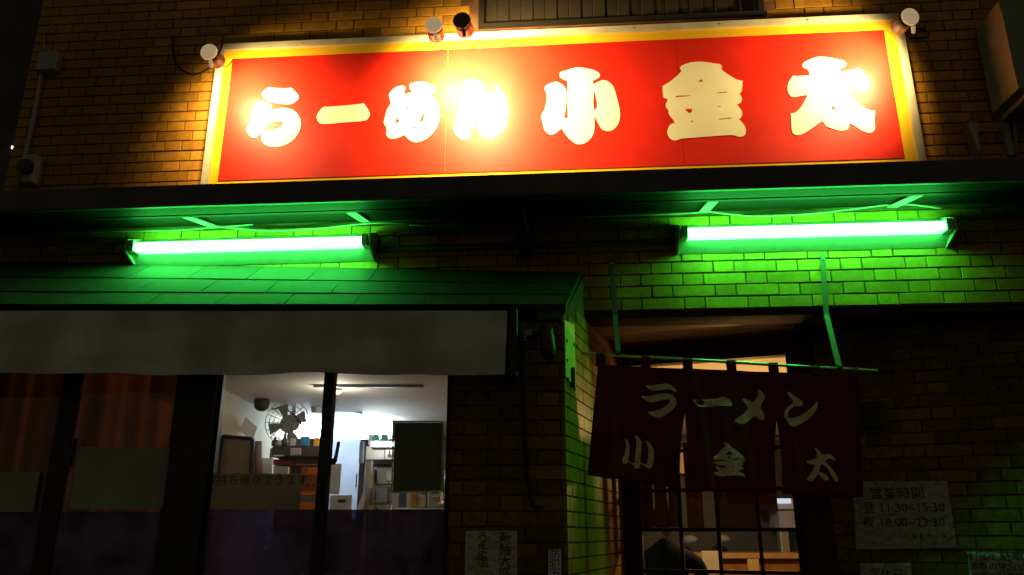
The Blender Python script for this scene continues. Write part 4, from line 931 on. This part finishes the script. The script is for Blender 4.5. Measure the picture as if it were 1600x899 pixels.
# ------------------------------------------------------------------ paper notices
def plastic_mat():
    m = bpy.data.materials.new('clear_sleeve'); m.use_nodes = True; N = m.node_tree.nodes; L = m.node_tree.links; N.clear()
    out = N.new('ShaderNodeOutputMaterial'); t = N.new('ShaderNodeBsdfTransparent'); g = N.new('ShaderNodeBsdfGlossy'); g.inputs['Roughness'].default_value = .06
    fr = N.new('ShaderNodeFresnel'); fr.inputs[0].default_value = 1.5
    n = N.new('ShaderNodeTexNoise'); n.inputs['Scale'].default_value = 26; n.inputs['Detail'].default_value = 3; n.inputs['Distortion'].default_value = .8
    tc = N.new('ShaderNodeTexCoord'); L.new(tc.outputs['Object'], n.inputs['Vector'])
    bp = N.new('ShaderNodeBump'); bp.inputs['Strength'].default_value = 1; bp.inputs['Distance'].default_value = .035; L.new(n.outputs[0], bp.inputs['Height'])
    L.new(bp.outputs[0], g.inputs['Normal']); L.new(bp.outputs[0], fr.inputs['Normal'])
    mx = N.new('ShaderNodeMixShader'); L.new(fr.outputs[0], mx.inputs[0]); L.new(t.outputs[0], mx.inputs[1]); L.new(g.outputs[0], mx.inputs[2]); L.new(mx.outputs[0], out.inputs[0]); return m
M_SLEEVE = plastic_mat()
def notice(F, quad, label, texts, off=.013, sleeve=True, m=M_PAPER, name='notice'):
    q = [F.px(x, y, off) for x, y in quad]
    cs = sum(a for a, _ in q) / 4; bz = min(z for _, z in q)
    t = thing(name, label, 'notice', F.pt(cs, bz, off))
    bm = BM(); prism(bm, [F.pt(a, z, off) for a, z in q], F.n * .001); part(t, 'sheet', bm, m)
    for body, x, y, size, kw in texts:
        b = text_bm(body, size, .0006, **kw); s, z = F.px(x, y, off + .0015); on_frame(b, F, s, z, off + .0016); part(t, 'lettering', b, M_INK)
    if sleeve:
        bm = BM(); n = 14; cl = []
        for i in range(n + 1):
            c = []
            for j in range(n + 1):
                u, v = i / n, j / n
                a = [(1 - u) * q[0][k] + u * q[1][k] for k in (0, 1)]; b = [(1 - u) * q[3][k] + u * q[2][k] for k in (0, 1)]
                s, z = a[0] * (1 - v) + b[0] * v, a[1] * (1 - v) + b[1] * v
                c.append(bm.verts.new(F.pt(cs + (s - cs) * 1.02, z + (.004 if v < .5 else -.004), off + .005 + .003 * math.sin(u * 7 + v * 3) + random.uniform(-.001, .001))))
            cl.append(c)
        for i in range(n):
            for j in range(n): bm.faces.new((cl[i][j], cl[i + 1][j], cl[i + 1][j + 1], cl[i][j + 1]))
        part(t, 'plastic_sleeve', bm, M_SLEEVE, True)
    return t
V_ = dict(vertical=True)
notice(DOOR, [(1332, 752), (1479, 752), (1496, 856), (1338, 859)], 'largest paper notice with opening hours right of the curtain',
       [('営業時間', 1402, 778, .070, {}), ('昼 11:30~15:30', 1412, 800, .066, {}), ('夜 18:00~23:30', 1412, 823, .066, {}), ('小金太ラーメン', 1452, 842, .036, {})])
notice(DOOR, [(1344, 880), (1423, 880), (1428, 930), (1346, 930)], 'small white notice below the opening hours sheet', [('定休日', 1386, 904, .06, {})])
notice(DOOR, [(1511, 862), (1640, 868), (1650, 940), (1518, 935)], 'notice at the lower right corner of the tiled wall', [('【指定駐車場', 1562, 875, .058, {}), ('満車の場合は', 1560, 891, .045, {}), ('ご近所の駐車場へ', 1560, 905, .04, {})])
notice(BAYF, [(728, 830), (808, 830), (808, 960), (724, 960)], 'white sleeved notice on the bay wall below the window', [('新麺大盛', 789, 848, .060, V_), ('うま塩', 754, 848, .060, V_)], m=mat('grey_paper', (.90, .88, .76), .8, var=.06))
st = notice(BAYF, [(857, 858), (877, 858), (877, 960), (856, 960)], 'narrow security sticker beside the corner of the bay', [('防犯カメラ', 867, 873, .052, V_)], off=.012, sleeve=False, name='sticker')
q = [BAYF.px(x, y, .0125) for x, y in ((856, 857), (878.5, 857), (878.5, 961), (855, 961))]
bm = BM()
for a, b in zip(q, q[1:] + q[:1]): tube(bm, [BAYF.pt(*a, .0135), BAYF.pt(*b, .0135)], .0018, 5)
part(st, 'border', bm, M_INK)
a, b = DOOR.px(1344, 630, .02), DOOR.px(1381, 669, .02)
DB = thing('meter_box', 'small black box on the tiled wall right of the curtain', 'box', DOOR.pt(a[0], b[1], .02))
bm = BM(); fbox(bm, DOOR, a[0], b[0], b[1], a[1], .008, .06); bevel(bm, .006, 2); part(DB, 'body', bm, M_BLACK)
bm = BM(); fbox(bm, DOOR, a[0] + .02, b[0] - .02, a[1] - .05, a[1] - .025, .0605, .063); part(DB, 'panel', bm, M_RUB)

# ------------------------------------------------------------------ security camera and cable on the bay front
SCM = thing('security_camera', 'black security camera under the eave right of the awning', 'camera', BAYF.pt(*BAYF.px(853, 556, .1), .1))
c1 = BAYF.pt(*BAYF.px(853, 515, .12), .12); c2 = BAYF.pt(*BAYF.px(857, 552, .16), .16)
bm = BM(); tube(bm, [c1 + Vector((0, .02, .02)), c1, c2, c2 + Vector((0, -.01, -.02))], [.02, .034, .036, .026], 14); part(SCM, 'housing', bm, M_BLACK, True)
bm = BM(); tube(bm, [c2 + Vector((0, -.012, -.021)), c2 + Vector((0, -.018, -.03))], .016, 12); part(SCM, 'lens', bm, mat('lens', (.01, .01, .015), .05))
bm = BM(); tube(bm, [c1, c1 + Vector((-.03, .04, -.01)), BAYF.pt(*BAYF.px(824, 530, .0), .01)], .011, 8); part(SCM, 'arm', bm, M_BLACK, True)
bm = BM(); s_, z_ = BAYF.px(822, 524, .01); fbox(bm, BAYF, s_ - .03, s_ + .03, z_ - .03, z_ + .03, .009, .018); part(SCM, 'base_plate', bm, M_STRUT)
bm = BM(); tube(bm, [BAYF.pt(*BAYF.px(x, y, .02), .02) for x, y in ((815, 490), (816, 540), (818, 620), (820, 690), (824, 740), (829, 780), (836, 793), (848, 790))], .0075, 8)
solo('hanging_cable', bm, M_RUB, 'black cable hanging down the bay wall right of the awning', 'cable', smooth=True)

# ------------------------------------------------------------------ air conditioner and fittings of the upper wall
AC = thing('air_conditioner', 'beige air conditioner unit on the upper wall right of the sign', 'air conditioner', MAIN.pt(3.1, zr(2.3), .2))
ax0, ax1, az0, az1 = 2.785, 3.55, zr(2.315), zr(2.885)
bm = BM(); fbox(bm, MAIN, ax0, ax1, az0, az1, .05, .33); bevel(bm, .012, 2); part(AC, 'casing', bm, M_ACW)
gc = MAIN.pt(3.22, (az0 + az1) / 2, .335)
bm = BM(); fbox(bm, MAIN, 2.92, 3.48, az0 + .05, az1 - .05, .3305, .334); part(AC, 'fan_opening', bm, M_BLACK)
for k in range(9):
    z = az0 + .08 + k * .05; bm = BM(); fbox(bm, MAIN, 2.92, 3.48, z, z + .012, .3345, .342); part(AC, 'grille_bar', bm, M_ACW)
bm = BM(); fbox(bm, MAIN, 2.92, 3.40, az1 - .045, az1 - .02, .3305, .3335); part(AC, 'air_slot', bm, M_BLACK)
for s_ in (2.86, 3.42):
    bm = BM(); fbox(bm, MAIN, s_ - .018, s_ + .018, az0 - .035, az0 - .002, .002, .36); fbox(bm, MAIN, s_ - .018, s_ + .018, az0 - .25, az0 - .036, .002, .03); part(AC, 'bracket', bm, M_STRUT)
a, b = MAIN.px(1508, 197, .05), MAIN.px(1529, 240, .05)
bm = BM(); prism(bm, [MAIN.pt(a[0], a[1], .008), MAIN.pt(b[0], a[1], .008), MAIN.pt(a[0] + .03, b[1], .008)], MAIN.n * .09)
solo('wall_bracket', bm, M_STRUT, 'small grey metal bracket on the tiles below the air conditioner', 'bracket')
bm = BM(); tube(bm, [MAIN.pt(*MAIN.px(x, y, .03), .03) for x, y in ((1582, 165), (1586, 205), (1588, 242))], .01, 8)
solo('drain_pipe', bm, M_PIPE, 'thin pipe running down from the air conditioner', 'pipe', smooth=True)
a, b = MAIN.px(57, 112, .05), MAIN.px(93, 82, .05)
CB = thing('junction_box', 'grey junction box on top of the conduit at the far left', 'box', MAIN.pt(a[0], a[1], .03))
bm = BM(); fbox(bm, MAIN, a[0], b[0], a[1], b[1], .008, .07); bevel(bm, .005); part(CB, 'box_body', bm, M_PIPE)
bm = BM(); tube(bm, [MAIN.pt(*MAIN.px(x, y, .03), .03) for x, y in ((70, 80), (68, 60), (72, 45), (84, 52))], .005, 6); part(CB, 'wire', bm, M_PIPE)
bm = BM(); tube(bm, [MAIN.pt(*MAIN.px(x, y, .03), .03) for x, y in ((66, 113), (52, 190), (38, 250), (28, 300))], .014, 8)
solo('conduit_pipe', bm, M_PIPE, 'grey conduit running down the wall at the far left', 'pipe', smooth=True)
a, b = MAIN.px(34, 290, .05), MAIN.px(66, 246, .05)
MB = thing('meter_box', 'grey meter box at the far left just above the canopy', 'box', MAIN.pt(a[0], a[1], .05))
bm = BM(); fbox(bm, MAIN, a[0] + .02, b[0], a[1], b[1], .008, .10); bevel(bm, .012, 2); part(MB, 'body', bm, M_PIPE)
bm = BM(); tube(bm, [MAIN.pt((a[0] + b[0]) / 2, (a[1] + b[1]) / 2, .1005), MAIN.pt((a[0] + b[0]) / 2, (a[1] + b[1]) / 2, .125)], .05, 16); part(MB, 'dial_cover', bm, M_BLACK)

# neighbour building in the dark with a small lit lamp
NBG = thing('neighbour_building', 'unlit neighbouring building in the dark at the far left', 'building', (-7, 9.5, 0))
bm = BM(); box(bm, -10, -4.6, 9, 14, 0, 8.5); part(NBG, 'wall', bm, mat('dark_render', (.06, .06, .065), .9, var=.2, scale=2))
for z in (2.2, 5.0):
    bm = BM(); box(bm, -7.4, -6.2, 8.97, 9.02, z, z + 1.2); f_ = part(NBG, 'window', bm, M_WFRAME); bm = BM(); box(bm, -7.34, -6.26, 8.96, 8.968, z + .06, z + 1.14); part(f_, 'pane', bm, mat('dark_pane', (.02, .02, .025), .1))
p = at(22, 230, 8.9)
NL_ = thing('wall_lamp', 'tiny lit lamp glowing on the dark neighbouring building', 'lamp', p)
bm = BM(); box(bm, p.x - .035, p.x + .035, 8.90, 8.96, p.z - .02, p.z + .02); part(NL_, 'lamp_glass', bm, emit_mat('neighbour_lamp', (1, .85, .55), 2.5))
bm = BM(); box(bm, p.x - .03, p.x + .03, 8.92, 8.999, p.z + .021, p.z + .12); part(NL_, 'bracket', bm, M_PIPE)

# ------------------------------------------------------------------ customers on stools, seen from behind
def skin_mesh(verts, edges, radii):
    me = bpy.data.meshes.new('body'); me.from_pydata([tuple(v) for v in verts], edges, [])
    o = bpy.data.objects.new('body', me); C.objects.link(o)
    sk = o.modifiers.new('skin', 'SKIN'); sk.use_smooth_shade = True
    for i, r in enumerate(radii): me.skin_vertices[0].data[i].radius = (r, r) if not isinstance(r, tuple) else r
    me.skin_vertices[0].data[0].use_root = True
    ss = o.modifiers.new('sub', 'SUBSURF'); ss.levels = 1; ss.render_levels = 1
    dg = bpy.context.evaluated_depsgraph_get(); m2 = bpy.data.meshes.new_from_object(o.evaluated_get(dg))
    bm = BM(); bm.from_mesh(m2); bpy.data.objects.remove(o); return bm
def person(x, y, top, label, stool_label, turn=0.0, coat=M_COAT, lean=.05):
    t = thing('person', label, 'person', (x, y, 0), 'customers sitting at the counters')
    sh = top - 1.50
    Rz = Matrix.Rotation(turn, 4, 'Z')
    def T(p): q = Rz @ Vector(p); return Vector((x + q.x, y + q.y, q.z + sh))
    V = []; E_ = []; Rr = []
    def add(p, r, par=None):
        V.append(T(p)); Rr.append(r)
        if par is not None: E_.append((par, len(V) - 1))
        return len(V) - 1
    pel = add((0, 0, .72), .15); ab = add((0, lean * .4, .88), .14, pel); ch = add((0, lean, 1.06), (.17, .13), ab); nk0 = add((0, lean + .01, 1.19), .075, ch); nk = add((0, lean + .025, 1.27), .052, nk0)
    for sg in (-1, 1):
        s0 = add((sg * .13, lean, 1.15), .075, ch); s1 = add((sg * .20, lean + .02, 1.11), .062, s0); el = add((sg * .24, lean + .14, .88), .047, s1); wr = add((sg * .16, lean + .37, .95), .032, el)
        pa = add((sg * .13, lean + .43, .955), .03, wr)
        for k in range(4):
            kx = sg * (.10 + .02 * k); f1 = add((kx, lean + .47 + .004 * (k in (1, 2)), .955), .009, pa); f2 = add((kx - sg * .003, lean + .50 + .006 * (k in (1, 2)), .942), .008, f1)
        th = add((sg * .10, lean + .42, .965), .010, pa); add((sg * .085, lean + .45, .96), .008, th)
        h = add((sg * .10, .06, .70), .095, pel); kn = add((sg * .12, .43, .70), .065, h); an = add((sg * .12, .40, .30), .043, kn); add((sg * .13, .52, .25), .036, an)
    part(t, 'body', skin_mesh(V, E_, Rr), coat, True)
    hc = T((0, lean + .045, 1.385)); bm = BM()
    bmesh.ops.create_uvsphere(bm, u_segments=28, v_segments=20, radius=1)
    for v in bm.verts:
        p = v.co.copy()
        w = Vector((p.x * .076, p.y * .095, p.z * .115))
        if p.z < -.2: w.x *= 1 + .25 * (p.z + .2); w.y += -.0 + .012
        if p.y > .8 and abs(p.x) < .25: w.y += .018 * (1 - abs(p.z + .1) * 1.6) if abs(p.z + .1) < .6 else 0   # nose
        if p.y > .75 and .15 < abs(p.x) < .5 and .0 < p.z < .3: w.y -= .008                                       # eye sockets
        v.co = hc + (Rz @ w)
    part(t, 'head', bm, M_SKIN, True)
    for sg in (-1, 1):
        bm = BM(); bmesh.ops.create_icosphere(bm, subdivisions=2, radius=1, matrix=Matrix.Translation(hc + Rz @ Vector((sg * .078, -.003, -.005))) @ Rz @ Matrix.Diagonal((.012, .022, .033, 1))); part(t, 'ear', bm, M_SKIN, True)
        bm = BM(); bmesh.ops.create_icosphere(bm, subdivisions=2, radius=.011, matrix=Matrix.Translation(hc + Rz @ Vector((sg * .03, .082, .012)))); part(t, 'eye', bm, M_PAPER, True)
    bm = BM(); fbx = hc + Rz @ Vector((0, .092, -.055)); bmesh.ops.create_icosphere(bm, subdivisions=2, radius=1, matrix=Matrix.Translation(fbx) @ Rz @ Matrix.Diagonal((.024, .008, .007, 1))); part(t, 'mouth', bm, mat('lip', (.4, .16, .13), .5), True)
    bm = BM(); bmesh.ops.create_uvsphere(bm, u_segments=40, v_segments=26, radius=1)
    dele = []
    for v in bm.verts:
        p = v.co.copy(); n = .004 * math.sin(p.x * 40 + p.z * 9) + random.uniform(-.002, .002)
        v.co = hc + Rz @ Vector((p.x * (.085 + n), p.y * (.104 + n), p.z * (.125 + n) + .006))
        if (p.y > .35 and p.z < .45) or p.z < -.55: dele.append(v)
    bmesh.ops.delete(bm, geom=dele, context='VERTS'); bmesh.ops.solidify(bm, geom=list(bm.faces), thickness=.006)
    part(t, 'hair', bm, M_HAIR, True)
    s = thing('bar_stool', stool_label, 'stool', (x, y, 0), 'stools at the counters')
    bm = BM(); tube(bm, [Vector((x, y + .02, sh + .55)), Vector((x, y + .02, sh + .60))], .17, 20); part(s, 'seat', bm, M_MAROON)
    for k in range(4):
        a = k * math.pi / 2 + .78; bm = BM(); tube(bm, [Vector((x + math.cos(a) * .12, y + .02 + math.sin(a) * .12, sh + .55)), Vector((x + math.cos(a) * .19, y + .02 + math.sin(a) * .19, .02))], .014, 8); part(s, 'leg', bm, M_BLACK)
    return t
pa_ = at(631, 829, 4.75); person(pa_.x, 4.75, pa_.z, 'person with dark hair sitting behind the tinted right pane, further left', 'bar stool under the left person behind the tinted pane')
pb_ = at(682, 834, 4.62); person(pb_.x, 4.62, pb_.z, 'person in dark clothes sitting behind the tinted pane beside the jamb', 'bar stool under the person beside the window jamb', turn=-.25)
pc_ = at(1036, 784, 5.55); person(pc_.x, 5.55, pc_.z, 'person in a dark jacket seen from behind through the door panes', 'bar stool under the person behind the lattice door', turn=-.3)
